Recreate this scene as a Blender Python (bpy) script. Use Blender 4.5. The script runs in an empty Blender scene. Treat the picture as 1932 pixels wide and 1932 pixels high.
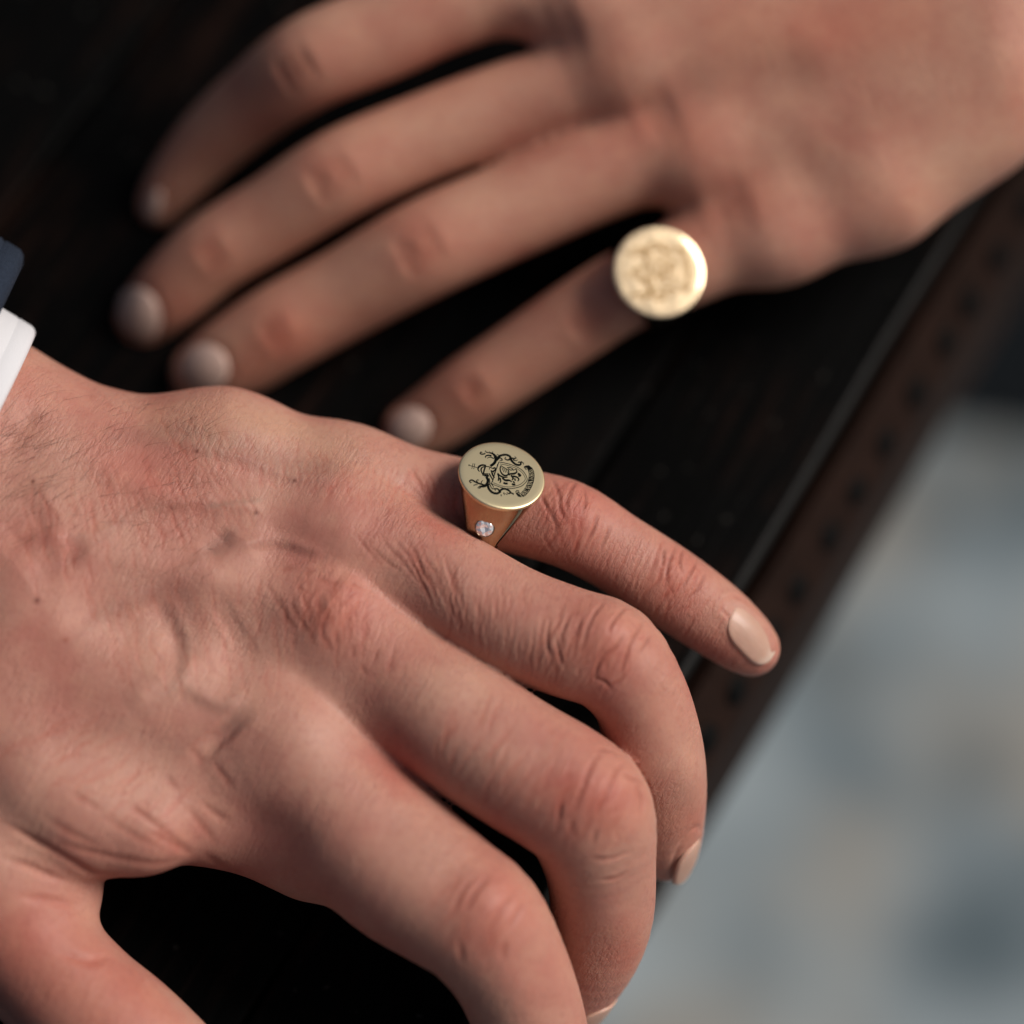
import bpy, bmesh, math, random
import numpy as np
from mathutils import Vector, Matrix
from mathutils.bvhtree import BVHTree

random.seed(7); rng = np.random.default_rng(7)
scene = bpy.context.scene
R = math.radians

# ------------------------------------------------------------------ frame of reference
# C frame (millimetres): x right, y up, z towards the viewer, origin 500 mm in front of the lens.
EL = R(66.0); S = 0.09
UP = np.array([0, math.sin(EL), math.cos(EL)]); BK = np.array([0, -math.cos(EL), math.sin(EL)]); RT = np.array([1.0, 0, 0])
ORG = np.array([0, 0, 0.040 * math.sin(EL)])
ROT = np.stack([RT, UP, BK], 1)                     # columns
def C(px, py, d):                                    # a sighting at distance d -> C frame
    k = S * d / 500.0
    return np.array([(px - 966) * k, -(py - 966) * k, 500.0 - d])
def W(P):                                            # C frame mm -> world metres
    return (np.asarray(P, float) @ ROT.T) * 0.001 + ORG
def Wd(v): return np.asarray(v, float) @ ROT.T
def Cinv(Pw): return ((np.asarray(Pw, float) - ORG) @ ROT) * 1000.0
def ground_hit(px, py, z):                           # world point at height z below a sighting
    o = W([0, 0, 500.0]); p = W(C(px, py, 500.0)); t = (z - o[2]) / (p[2] - o[2])
    return o + (p - o) * t

# ------------------------------------------------------------------ camera, sky, sun, exposure
cd = bpy.data.cameras.new('camera'); cam = bpy.data.objects.new('camera', cd)
scene.collection.objects.link(cam); scene.camera = cam
m = Matrix.Identity(4)
for i in range(3):
    m[i][0] = RT[i]; m[i][1] = UP[i]; m[i][2] = BK[i]; m[i][3] = W([0, 0, 500.0])[i]
cam.matrix_world = m
cd.sensor_width = 36; cd.lens = 36 * 500 / (1932 * S); cd.clip_start = 0.02; cd.clip_end = 500
cd.dof.use_dof = True; cd.dof.focus_distance = 0.490; cd.dof.aperture_fstop = cd.lens / 28.0

SUN_AZ, SUN_EL = R(78), R(44)                        # azimuth from +Y towards +X
wd = bpy.data.worlds.new('World'); scene.world = wd; wd.use_nodes = True
nt = wd.node_tree; bg = nt.nodes['Background']
sky = nt.nodes.new('ShaderNodeTexSky'); sky.sky_type = 'NISHITA'; sky.sun_disc = False
sky.sun_elevation = SUN_EL; sky.sun_rotation = SUN_AZ; sky.air_density = 1.0; sky.dust_density = 7.0; sky.ozone_density = 1.0
nt.links.new(sky.outputs[0], bg.inputs[0]); bg.inputs[1].default_value = 0.05
sl = bpy.data.lights.new('sun', 'SUN'); sl.energy = 3.3; sl.angle = R(24); sl.color = (1.0, 0.96, 0.92)
so = bpy.data.objects.new('sun', sl); scene.collection.objects.link(so)
sd = Vector((math.sin(SUN_AZ) * math.cos(SUN_EL), math.cos(SUN_AZ) * math.cos(SUN_EL), math.sin(SUN_EL)))
so.rotation_euler = sd.to_track_quat('Z', 'Y').to_euler()
vs = scene.view_settings; vs.view_transform = 'Standard'; vs.look = 'None'; vs.gamma = 1; vs.use_curve_mapping = False
vs.exposure = -0.16
scene.cycles.max_bounces = 6; scene.cycles.diffuse_bounces = 3; scene.cycles.glossy_bounces = 4

# ------------------------------------------------------------------ helpers
def link(o, parent=None):
    scene.collection.objects.link(o)
    if parent is not None: o.parent = parent
    return o
def tag(o, label=None, cat=None, group=None, kind=None):
    for k, v in (('label', label), ('category', cat), ('group', group), ('kind', kind)):
        if v: o[k] = v
    return o
def mesh_obj(name, V, F, mat, parent=None, smooth=True):
    me = bpy.data.meshes.new(name)
    me.from_pydata([tuple(map(float, v)) for v in V], [], [tuple(map(int, f)) for f in F]); me.update()
    if smooth: me.polygons.foreach_set('use_smooth', [True] * len(me.polygons))
    me.materials.append(mat)
    return link(bpy.data.objects.new(name, me), parent)
def bm_obj(name, bm, mat, parent=None, smooth=False):
    me = bpy.data.meshes.new(name); bm.to_mesh(me); bm.free()
    if smooth: me.polygons.foreach_set('use_smooth', [True] * len(me.polygons))
    me.materials.append(mat)
    return link(bpy.data.objects.new(name, me), parent)
def empty(name, loc):
    o = bpy.data.objects.new(name, None); o.empty_display_size = 0.02; o.location = loc
    return link(o)
def keep(o, parent):                                 # parent without moving
    o.parent = parent; o.matrix_parent_inverse = Matrix.Translation(parent.location).inverted(); return o

class Mat:
    def __init__(s, name):
        s.m = bpy.data.materials.new(name); s.m.use_nodes = True; s.t = s.m.node_tree
        s.b = s.t.nodes['Principled BSDF']
    def n(s, typ, **kw):
        x = s.t.nodes.new(typ)
        for k, v in kw.items(): setattr(x, k, v)
        return x
    def l(s, a, b): s.t.links.new(a, b)
    def set(s, **kw):
        for k, v in kw.items():
            s.b.inputs[k.replace('_', ' ')].default_value = v
    def math(s, op, a, b=None):
        x = s.n('ShaderNodeMath', operation=op)
        for i, v in enumerate((a, b)):
            if v is None: continue
            if isinstance(v, (int, float)): x.inputs[i].default_value = v
            else: s.l(v, x.inputs[i])
        return x.outputs[0]
    def mix(s, fac, a, b, mode='MIX'):
        x = s.n('ShaderNodeMix', data_type='RGBA', blend_type=mode)
        for i, v in ((0, fac), (6, a), (7, b)):
            if isinstance(v, (int, float, tuple)): x.inputs[i].default_value = v if not isinstance(v, tuple) else (*v, 1)[:4]
            else: s.l(v, x.inputs[i])
        return x.outputs[2]
    def noise(s, vec, scale, detail=3, rough=0.5, dist=0.0):
        x = s.n('ShaderNodeTexNoise'); x.inputs['Scale'].default_value = scale
        x.inputs['Detail'].default_value = detail; x.inputs['Roughness'].default_value = rough; x.inputs['Distortion'].default_value = dist
        s.l(vec, x.inputs['Vector']); return x.outputs[0]
    def ramp(s, fac, lo, hi):
        x = s.n('ShaderNodeMapRange'); x.inputs[1].default_value = lo; x.inputs[2].default_value = hi
        s.l(fac, x.inputs[0]); return x.outputs[0]
    def axes(s, vec, a, b, c, k):                    # coordinates along three world directions, stretched
        outs = []
        for d, kk in ((a, k[0]), (b, k[1]), (c, k[2])):
            x = s.n('ShaderNodeVectorMath', operation='DOT_PRODUCT'); s.l(vec, x.inputs[0])
            x.inputs[1].default_value = tuple(float(q) * kk for q in d); outs.append(x.outputs['Value'])
        c_ = s.n('ShaderNodeCombineXYZ')
        for i in range(3): s.l(outs[i], c_.inputs[i])
        return c_.outputs[0]

# ------------------------------------------------------------------ materials
def skin_material(name, axis, base, red, bump=1.0):
    M = Mat(name); geo = M.n('ShaderNodeTexCoord').outputs['Object']
    ax = Wd(np.array([axis[0], axis[1], 0.0])); lat = Wd(np.array([-axis[1], axis[0], 0.0])); vw = BK
    n1 = M.noise(geo, 60, 4, 0.55); n2 = M.noise(geo, 230, 4, 0.6); n3 = M.noise(geo, 900, 3, 0.6)
    c = M.mix(M.ramp(n1, 0.36, 0.66), base, red)
    c = M.mix(M.math('MULTIPLY', M.ramp(n2, 0.45, 0.75), 0.45), c, (base[0] * 1.1, base[1] * 1.12, base[2] * 1.05))
    c = M.mix(M.math('MULTIPLY', M.ramp(n3, 0.5, 0.72), 0.34), c, (red[0] * .78, red[1] * .66, red[2] * .66))
    at = M.n('ShaderNodeAttribute', attribute_name='tint')
    c = M.mix(1.0, c, at.outputs['Color'], 'MULTIPLY')
    M.l(c, M.b.inputs['Base Color'])
    M.set(Roughness=0.5, Specular_IOR_Level=0.32, Subsurface_Weight=0.25, Subsurface_Scale=0.0016, Subsurface_Radius=(1.0, 0.32, 0.16))
    M.b.subsurface_method = 'RANDOM_WALK'
    # lines across the finger direction, and the fine diamond relief of skin
    vx = M.axes(geo, ax, lat, vw, (1.0, 0.16, 0.35))
    w1 = M.math('MULTIPLY', M.ramp(M.noise(vx, 1250, 3, 0.6, 0.8), 0.32, 0.62), 0.9)
    vo = M.n('ShaderNodeTexVoronoi', feature='DISTANCE_TO_EDGE'); vo.inputs['Scale'].default_value = 1500
    M.l(M.axes(geo, ax, lat, vw, (1.0, 0.55, 0.6)), vo.inputs['Vector'])
    v1 = M.ramp(vo.outputs[0], 0.0, 0.16)
    n4 = M.noise(geo, 3800, 2, 0.6)
    h = M.math('ADD', M.math('MULTIPLY', w1, 1.0), M.math('ADD', M.math('MULTIPLY', v1, 0.34), M.math('MULTIPLY', n4, 0.25)))
    bp = M.n('ShaderNodeBump'); M.l(M.math('MULTIPLY', M.math('ADD', 0.35, M.math('MULTIPLY', M.ramp(M.noise(geo, 110, 2), 0.35, 0.65), 0.75)), 0.42 * bump), bp.inputs['Strength']); bp.inputs['Distance'].default_value = 0.00028
    M.l(h, bp.inputs['Height']); M.l(bp.outputs[0], M.b.inputs['Normal'])
    M.l(M.math('ADD', 0.40, M.math('MULTIPLY', n2, 0.22)), M.b.inputs['Roughness'])
    return M.m

def wood_material():
    M = Mat('dark_wood'); geo = M.n('ShaderNodeTexCoord').outputs['Object']
    g = M.axes(geo, EDGE, EPERP, (0, 0, 1), (0.07, 1, 1))
    n1 = M.noise(g, 260, 6, 0.65, 0.4); n2 = M.noise(geo, 22, 4, 0.6); n3 = M.noise(g, 900, 3, 0.6)
    n4 = M.noise(geo, 420, 2, 0.5)
    worn = M.math('MULTIPLY', M.ramp(n1, 0.48, 0.72), M.ramp(n2, 0.42, 0.64))
    c = M.mix(worn, (0.0012, 0.0012, 0.0012), (0.018, 0.008, 0.0055))
    c = M.mix(M.math('MULTIPLY', M.ramp(n4, 0.69, 0.77), 0.5), c, (0.07, 0.066, 0.058))
    M.l(c, M.b.inputs['Base Color'])
    M.l(M.math('ADD', 0.38, M.math('MULTIPLY', n2, 0.4)), M.b.inputs['Roughness'])
    M.set(Specular_IOR_Level=0.035)
    bp = M.n('ShaderNodeBump'); bp.inputs['Strength'].default_value = 0.5; bp.inputs['Distance'].default_value = 0.0008
    M.l(M.math('ADD', n1, M.math('MULTIPLY', n3, 0.5)), bp.inputs['Height']); M.l(bp.outputs[0], M.b.inputs['Normal'])
    return M.m
def simple(name, col, rough=0.5, metal=0.0, spec=0.5, var=0.0, scale=300, bump=0.0, bscale=2000, bdist=0.0002):
    M = Mat(name); M.set(Base_Color=(*col, 1), Roughness=rough, Metallic=metal, Specular_IOR_Level=spec)
    geo = M.n('ShaderNodeTexCoord').outputs['Object']
    n = M.noise(geo, scale, 4, 0.6)
    if var:
        M.l(M.mix(n, tuple(q * (1 - var) for q in col), tuple(min(1, q * (1 + var)) for q in col)), M.b.inputs['Base Color'])
    if bump:
        bp = M.n('ShaderNodeBump'); bp.inputs['Strength'].default_value = bump; bp.inputs['Distance'].default_value = bdist
        M.l(M.noise(geo, bscale, 3), bp.inputs['Height']); M.l(bp.outputs[0], M.b.inputs['Normal'])
    return M.m

# edge of the bench: direction in the plane of the top
e0 = ground_hit(1815, 405, 0); e1 = ground_hit(1297, 1252, 0)
EDGE = (e0 - e1) / np.linalg.norm(e0 - e1); EPERP = np.array([EDGE[1], -EDGE[0], 0])      # EPERP points off the bench
M_skin = skin_material('skin_warm', (0.86, -0.5), (0.475, 0.240, 0.178), (0.435, 0.172, 0.130))
M_skin2 = skin_material('skin_tan', (-0.9, -0.42), (0.57, 0.295, 0.205), (0.51, 0.215, 0.150), 0.5)
def nail_material():
    M = Mat('nail'); M.set(Roughness=0.40, Specular_IOR_Level=0.42, Subsurface_Weight=0.15, Subsurface_Scale=0.001)
    geo = M.n('ShaderNodeTexCoord').outputs['Object']; at = M.n('ShaderNodeAttribute', attribute_name='tint')
    c = M.mix(M.noise(geo, 500, 3), (0.47, 0.27, 0.20), (0.53, 0.33, 0.25)); M.l(M.mix(1.0, c, at.outputs['Color'], 'MULTIPLY'), M.b.inputs['Base Color'])
    ax = Wd(np.array([0.78, -0.62, 0.0])); lat = Wd(np.array([0.62, 0.78, 0.0]))
    bp = M.n('ShaderNodeBump'); bp.inputs['Strength'].default_value = 0.25; bp.inputs['Distance'].default_value = 0.00015
    M.l(M.noise(M.axes(geo, ax, lat, BK, (0.06, 1, 1)), 1800, 2), bp.inputs['Height']); M.l(bp.outputs[0], M.b.inputs['Normal'])
    return M.m
M_nail = nail_material()
M_nail2 = simple('nail_pale', (0.70, 0.49, 0.41), 0.25, spec=0.55, var=0.05, scale=400)
M_gold = simple('yellow_gold', (0.90, 0.77, 0.48), 0.42, metal=1.0, bump=0.05, bscale=9000, bdist=0.00003)
M_rose = simple('polished_gold', (0.86, 0.62, 0.34), 0.10, metal=1.0)
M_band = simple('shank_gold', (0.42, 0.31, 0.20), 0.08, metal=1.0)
M_ink = simple('engraved_black', (0.004, 0.0045, 0.004), 0.7, spec=0.05)
M_face2 = simple('bright_gold', (0.88, 0.70, 0.46), 0.22, metal=1.0, bump=0.30, bscale=420, bdist=0.0003)
M_groove = simple('engraved_gold', (0.20, 0.12, 0.05), 0.4, metal=1.0)
M_wood = wood_material()

# ------------------------------------------------------------------ implicit surface of a hand
def smin(a, b, k):
    h = np.clip(0.5 + 0.5 * (b - a) / k, 0, 1); return b + (a - b) * h - k * h * (1 - h)
class Field:
    def __init__(s, lo, hi, h):
        s.lo = np.array(lo, np.float32); s.h = h
        s.n = np.ceil((np.array(hi) - s.lo) / h).astype(int) + 1
        s.ax = [s.lo[i] + h * np.arange(s.n[i], dtype=np.float32) for i in range(3)]
    def new(s, v): return np.full(tuple(s.n), v, np.float32)
    def cone(s, A, a, ra, b, rb, k, marg):
        a = np.asarray(a, np.float32); b = np.asarray(b, np.float32)
        r = max(ra, rb) + marg
        i0 = np.clip(np.floor((np.minimum(a, b) - r - s.lo) / s.h).astype(int), 0, s.n)
        i1 = np.clip(np.ceil((np.maximum(a, b) + r - s.lo) / s.h).astype(int) + 1, 0, s.n)
        if np.any(i1 <= i0): return
        X, Y, Z = (s.ax[i][i0[i]:i1[i]] - a[i] for i in range(3))
        X = X[:, None, None]; Y = Y[None, :, None]; Z = Z[None, None, :]
        ba = b - a; q = float(ba @ ba) + 1e-9
        t = np.clip((X * ba[0] + Y * ba[1] + Z * ba[2]) / q, 0, 1)
        d = np.sqrt((X - t * ba[0]) ** 2 + (Y - t * ba[1]) ** 2 + (Z - t * ba[2]) ** 2) - (ra + t * (rb - ra))
        sl_ = tuple(slice(i0[i], i1[i]) for i in range(3))
        A[sl_] = np.minimum(A[sl_], d) if k == 0 else smin(A[sl_], d, k)
    def chain(s, A, st, marg=7.0):                   # st: (px, py, radius px, distance)
        P = np.array([[*C(x, y, d), r * S * d / 500.0] for x, y, r, d in st])
        n = len(P); Q = np.vstack([2 * P[0] - P[1], P, 2 * P[-1] - P[-2]]); out = []
        for i in range(n - 1):
            p0, p1, p2, p3 = Q[i:i + 4]; m_ = max(3, int(np.linalg.norm(p2[:3] - p1[:3]) / 2.2))
            for j in range(m_):
                t = j / m_
                out.append(0.5 * (2 * p1 + (p2 - p0) * t + (2 * p0 - 5 * p1 + 4 * p2 - p3) * t * t + (3 * p1 - p0 - 3 * p2 + p3) * t ** 3))
        out.append(P[-1])
        for u, v in zip(out[:-1], out[1:]): s.cone(A, u[:3], u[3], v[:3], v[3], 0, marg)
        return np.array(out)
    def extract(s, F):                               # surface nets
        B = F < 0; n = s.n
        c = np.zeros(tuple(n - 1), np.int8)
        for dx in (0, 1):
            for dy in (0, 1):
                for dz in (0, 1): c += B[dx:n[0] - 1 + dx, dy:n[1] - 1 + dy, dz:n[2] - 1 + dz]
        act = np.argwhere((c > 0) & (c < 8)); idx = np.full(tuple(n - 1), -1, np.int32)
        idx[act[:, 0], act[:, 1], act[:, 2]] = np.arange(len(act), dtype=np.int32)
        cor = [(x, y, z) for x in (0, 1) for y in (0, 1) for z in (0, 1)]
        val = {q: F[act[:, 0] + q[0], act[:, 1] + q[1], act[:, 2] + q[2]] for q in cor}
        acc = np.zeros((len(act), 3), np.float64); cnt = np.zeros(len(act))
        for q in cor:
            for a in range(3):
                if q[a]: continue
                q2 = list(q); q2[a] = 1; q2 = tuple(q2); f0, f1 = val[q], val[q2]
                mk = (f0 < 0) != (f1 < 0); t = np.where(mk, f0 / np.where(mk, f0 - f1, 1), 0)
                p = np.tile(np.array(q, float), (len(act), 1)); p[:, a] += t
                acc[mk] += p[mk]; cnt[mk] += 1
        V = (act + acc / cnt[:, None]) * s.h + s.lo
        faces = []
        for a in range(3):
            u, v = (a + 1) % 3, (a + 2) % 3
            sa = [slice(None)] * 3; sb = [slice(None)] * 3
            sa[a] = slice(0, n[a] - 1); sb[a] = slice(1, n[a])
            ch = B[tuple(sa)] != B[tuple(sb)]
            E = np.argwhere(ch); ok = (E[:, u] > 0) & (E[:, v] > 0) & (E[:, u] < n[u] - 1) & (E[:, v] < n[v] - 1); E = E[ok]
            def g(du, dv):
                e = E.copy(); e[:, u] += du; e[:, v] += dv; return idx[e[:, 0], e[:, 1], e[:, 2]]
            q = np.stack([g(-1, -1), g(0, -1), g(0, 0), g(-1, 0)], 1)
            ins = B[E[:, 0], E[:, 1], E[:, 2]]; q[~ins] = q[~ins][:, ::-1]; faces.append(q)
        return V, np.vstack(faces)
def laplace(V, F, it, lam=0.5):
    e = np.vstack([F[:, [0, 1]], F[:, [1, 2]], F[:, [2, 3]], F[:, [3, 0]]])
    i = np.concatenate([e[:, 0], e[:, 1]]); j = np.concatenate([e[:, 1], e[:, 0]])
    deg = np.maximum(np.bincount(i, minlength=len(V)), 1)[:, None]
    for k in range(it):
        A = np.stack([np.bincount(i, V[j, a], minlength=len(V)) for a in range(3)], 1) / deg
        V = V + (A - V) * (lam if k % 2 == 0 else -lam * 0.96)
    return V
def subdivide(V, F):                                 # one Catmull-Clark level
    me = bpy.data.meshes.new('tmp'); me.vertices.add(len(V)); me.vertices.foreach_set('co', V.astype(np.float32).ravel())
    me.loops.add(F.size); me.loops.foreach_set('vertex_index', F.astype(np.int32).ravel())
    me.polygons.add(len(F)); me.polygons.foreach_set('loop_start', np.arange(0, F.size, 4, dtype=np.int32)); me.update(calc_edges=True)
    o = bpy.data.objects.new('tmp', me); scene.collection.objects.link(o)
    md = o.modifiers.new('s', 'SUBSURF'); md.levels = 1; md.render_levels = 1
    ev = o.evaluated_get(bpy.context.evaluated_depsgraph_get()); m2 = ev.to_mesh()
    v = np.empty(len(m2.vertices) * 3, np.float32); m2.vertices.foreach_get('co', v)
    f = np.empty(len(m2.loops), np.int32); m2.loops.foreach_get('vertex_index', f)
    ev.to_mesh_clear(); bpy.data.objects.remove(o); bpy.data.meshes.remove(me)
    return v.reshape(-1, 3).astype(float), f.reshape(-1, 4)
def normals(V, F):
    nf = np.cross(V[F[:, 2]] - V[F[:, 0]], V[F[:, 3]] - V[F[:, 1]])
    N = np.stack([sum(np.bincount(F[:, c], nf[:, a], minlength=len(V)) for c in range(4)) for a in range(3)], 1)
    return N / np.maximum(np.linalg.norm(N, axis=1), 1e-9)[:, None]

class Sculpt:                                        # strokes worked into the skin, seen from above the hand
    def __init__(s, V, F):
        s.V, s.F = V, F; s.N = normals(V, F)
        d = 500 - V[:, 2]; k = S * d / 500
        s.px = V[:, 0] / k + 966; s.py = -V[:, 1] / k + 966; s.d = d
        gi = np.clip(((s.px + 400) / 5).astype(int), 0, 599); gj = np.clip(((s.py + 400) / 5).astype(int), 0, 599)
        z = np.full((600, 600), 1e9); np.minimum.at(z, (gi, gj), d)
        s.vis = np.where(d < z[gi, gj] + 2.5, np.clip((s.N[:, 2] - 0.22) / 0.3, 0, 1), 0.0)
        s.off = np.zeros(len(V)); s.tint = np.ones((len(V), 3))
        s.order = None
    def dist(s, pts, w):
        pts = np.asarray(pts, float)
        lo = pts.min(0) - 3.2 * w; hi = pts.max(0) + 3.2 * w
        ii = np.nonzero((s.px > lo[0]) & (s.px < hi[0]) & (s.py > lo[1]) & (s.py < hi[1]) & (s.vis > 0))[0]
        best = np.full(len(ii), 1e9); along = np.zeros(len(ii))
        if not len(ii): return ii, best, along
        x, y = s.px[ii], s.py[ii]; L = np.concatenate([[0], np.cumsum(np.linalg.norm(np.diff(pts, axis=0), axis=1))])
        if len(pts) == 1: return ii, np.hypot(x - pts[0, 0], y - pts[0, 1]), along + 0.5
        for i in range(len(pts) - 1):
            a, b = pts[i], pts[i + 1]; ba = b - a; q = ba @ ba + 1e-9
            t = np.clip(((x - a[0]) * ba[0] + (y - a[1]) * ba[1]) / q, 0, 1)
            dd = np.hypot(x - a[0] - t * ba[0], y - a[1] - t * ba[1]); mk = dd < best
            best[mk] = dd[mk]; along[mk] = ((L[i] + t * (L[i + 1] - L[i])) / L[-1])[mk]
        return ii, best, along
    def stroke(s, pts, w, amt, tint=None, taper=True):
        if len(pts) > 2:                             # soften corners
            P = np.asarray(pts, float); Q = []
            for i in range(len(P) - 1):
                p0 = P[max(i - 1, 0)]; p1 = P[i]; p2 = P[i + 1]; p3 = P[min(i + 2, len(P) - 1)]
                for t in np.linspace(0, 1, 5)[:-1]:
                    Q.append(0.5 * (2 * p1 + (p2 - p0) * t + (2 * p0 - 5 * p1 + 4 * p2 - p3) * t * t + (3 * p1 - p0 - 3 * p2 + p3) * t ** 3))
            Q.append(P[-1]); pts = Q
        ii, dd, al = s.dist(pts, w); g = np.exp(-(dd / w) ** 2) * s.vis[ii]
        if taper and len(pts) > 1: g = g * np.clip(np.minimum(al, 1 - al) * 3.2 + 0.04, 0, 1)
        s.off[ii] += amt * g
        if tint is not None: s.tint[ii] *= 1 + g[:, None] * (np.array(tint) - 1)
    def crease(s, pts, w=4.0, amt=0.28, red=0.86):  # tint: darker reddish skin plus shade painted into the crease
        s.stroke(pts, w, -amt, (min(1, red * 1.06), red * 0.93, red * 0.91)); s.stroke(pts, w * 2.6, amt * 0.22)
    def done(s): return s.V + s.N * s.off[:, None]

def hand_mesh(name, V, F, tint, mat, parent):
    P = W(V); me = bpy.data.meshes.new(name)
    me.vertices.add(len(P)); me.vertices.foreach_set('co', P.astype(np.float32).ravel())
    me.loops.add(F.size); me.loops.foreach_set('vertex_index', F.astype(np.int32).ravel())
    me.polygons.add(len(F)); me.polygons.foreach_set('loop_start', np.arange(0, F.size, 4, dtype=np.int32))
    me.update(calc_edges=True); me.polygons.foreach_set('use_smooth', np.ones(len(F), bool))
    a = me.attributes.new('tint', 'FLOAT_COLOR', 'POINT')
    a.data.foreach_set('color', np.hstack([tint, np.ones((len(P), 1))]).astype(np.float32).ravel())
    me.materials.append(mat); me.update()
    o = bpy.data.objects.new(name, me); link(o); keep(o, parent); return o

def c_of(x0, y0, k): return lambda pts: [((x0 + x / k) / 1.0482, (y0 + y / k) / 1.0482) for x, y in pts]
c2 = c_of(0, 600, 2.415); c3 = c_of(0, 1300, 2.415); c4 = c_of(800, 900, 2.415); c5 = c_of(700, 1400, 2.665); c9 = c_of(500, 1050, 3.864)
EXEC_MARK = 0

# ================================================================== SETTING
GZ = -0.45
M_ground = Mat('grey_paving'); _g = M_ground.n('ShaderNodeTexCoord').outputs['Object']
_n = M_ground.noise(_g, 10.0, 2, 0.5); _n2 = M_ground.noise(_g, 22, 4, 0.6); _n3 = M_ground.noise(_g, 11, 2)
_c = M_ground.mix(M_ground.ramp(_n, 0.38, 0.58), (0.06, 0.088, 0.105), (0.31, 0.36, 0.385))
_c = M_ground.mix(M_ground.math('MULTIPLY', M_ground.ramp(_n3, 0.47, 0.62), 0.7), _c, (0.27, 0.24, 0.20))
_c = M_ground.mix(M_ground.math('MULTIPLY', M_ground.ramp(_n2, 0.55, 0.8), 0.3), _c, (0.37, 0.40, 0.41))
M_ground.l(_c, M_ground.b.inputs['Base Color']); M_ground.set(Roughness=0.9, Specular_IOR_Level=0.2)
gq = [(-60, -60, GZ), (60, -60, GZ), (60, 60, GZ), (-60, 60, GZ)]
tag(mesh_obj('ground', gq, [(0, 1, 2, 3)], M_ground.m, smooth=False), kind='structure')
M_dark_sheet = simple('near_black_matte', (0.006, 0.008, 0.010), 0.95, spec=0.1, var=0.4, scale=60)
k0 = ground_hit(1500, 765, GZ + .004); k1 = ground_hit(2100, 830, GZ + .004); dk = (k1 - k0) / np.linalg.norm(k1 - k0); nk = np.array([-dk[1], dk[0], 0])
pts = [k0 - dk * 30, k1 + dk * 30, k1 + dk * 30 + nk * 25, k0 - dk * 30 + nk * 25]
tag(mesh_obj('dark_sheet', pts, [(0, 1, 2, 3)], M_dark_sheet, smooth=False), kind='structure')  # near-black sheet laid over the far part of the ground

# bench of dark planks
bench = empty('wooden_bench', (float(e1[0]), float(e1[1]), 0.0))
tag(bench, 'near-black worn plank bench with studded brown side under both hands', 'bench')
def plank(w0, w1, z0, z1, name, mat, bev, jitter=0.0, L=(-0.9, 1.3)):
    bm = bmesh.new(); vs_ = []
    for a in (L[0], L[1]):
        for w_, z in ((w0, z0), (w1, z0), (w1, z1), (w0, z1)):
            p = e1 + EDGE * a + EPERP * w_ + np.array([0, 0, z - e1[2]]); vs_.append(bm.verts.new(p))
    for f in ((0, 1, 2, 3), (7, 6, 5, 4), (0, 4, 5, 1), (1, 5, 6, 2), (2, 6, 7, 3), (3, 7, 4, 0)): bm.faces.new([vs_[i] for i in f])
    bmesh.ops.recalc_face_normals(bm, faces=bm.faces)
    bmesh.ops.bevel(bm, geom=list(bm.edges), offset=bev, segments=3, affect='EDGES', profile=0.6)
    o = bm_obj(name, bm, mat, smooth=True); keep(o, bench); return o
j0 = ground_hit(569, 1760, 0); gj = float((j0 - e1) @ EPERP)           # the joint seen between the thumb and the index finger
edges = [0.0, gj, gj - 0.125, gj - 0.25, gj - 0.375, gj - 0.50, gj - 0.625]
for i in range(len(edges) - 1):
    a, b = edges[i + 1], edges[i]
    plank(a + 0.0004, b - (0.0004 if i else 0), -0.024, (0.0, -0.0003, 0.0002, -0.0002, 0.0001, -0.0001)[i], 'plank', M_wood, 0.0014)
M_side = simple('brown_side', (0.015, 0.0068, 0.0045), 0.7, spec=0.1, var=0.6, scale=90, bump=0.4, bscale=300, bdist=0.001)
M_stud = simple('black_stud', (0.002, 0.002, 0.002), 0.6, spec=0.08)
plank(-0.060, -0.007, -0.040, -0.0242, 'batten', M_wood, 0.002)
M_bead = simple('edge_highlight', (0.007, 0.0065, 0.006), 0.55, spec=0.15, var=0.8, scale=120, bump=0.4, bscale=500, bdist=0.0006)  # bead's paler tone paints the highlight along the plank edge
bm = bmesh.new(); rr = []
for a in np.linspace(-0.9, 1.3, 80):
    o_ = e1 + EDGE * a + EPERP * (-0.0002 + 0.0003 * math.sin(a * 61)) + np.array([0, 0, -0.0012 + 0.0002 * math.sin(a * 83 + 1) - e1[2]])
    rr.append([bm.verts.new(o_ + EPERP * 0.0013 * math.cos(t) + np.array([0, 0, 0.0019 * math.sin(t)])) for t in np.linspace(0, 2 * math.pi, 12, endpoint=False)])
for r0, r1 in zip(rr[:-1], rr[1:]):
    for j in range(12): bm.faces.new((r0[j], r0[(j + 1) % 12], r1[(j + 1) % 12], r1[j]))
bmesh.ops.recalc_face_normals(bm, faces=bm.faces)
keep(bm_obj('edge_highlight_bead', bm, M_bead, smooth=True), bench)
# a studded rail standing proud of the edge, its upper face sloping outwards
bm = bmesh.new(); prof = [(-0.004, -0.045), (0.0006, -0.0105), (0.0030, -0.0090), (0.0095, -0.0220), (0.0105, -0.0260), (0.0100, -0.0760), (-0.004, -0.0760)]; rows_ = []
for a in np.linspace(-0.9, 1.3, 60):
    rows_.append([bm.verts.new(e1 + EDGE * a + EPERP * (w_ + 0.0003 * math.sin(a * 47)) + np.array([0, 0, z - e1[2]])) for w_, z in prof])
for r0, r1 in zip(rows_[:-1], rows_[1:]):
    for j in range(len(prof)): bm.faces.new((r0[j], r0[(j + 1) % len(prof)], r1[(j + 1) % len(prof)], r1[j]))
bmesh.ops.recalc_face_normals(bm, faces=bm.faces)
keep(bm_obj('side_rail', bm, M_side), bench)
bm = bmesh.new(); bmesh.ops.create_uvsphere(bm, u_segments=16, v_segments=8, radius=0.0032)
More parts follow.
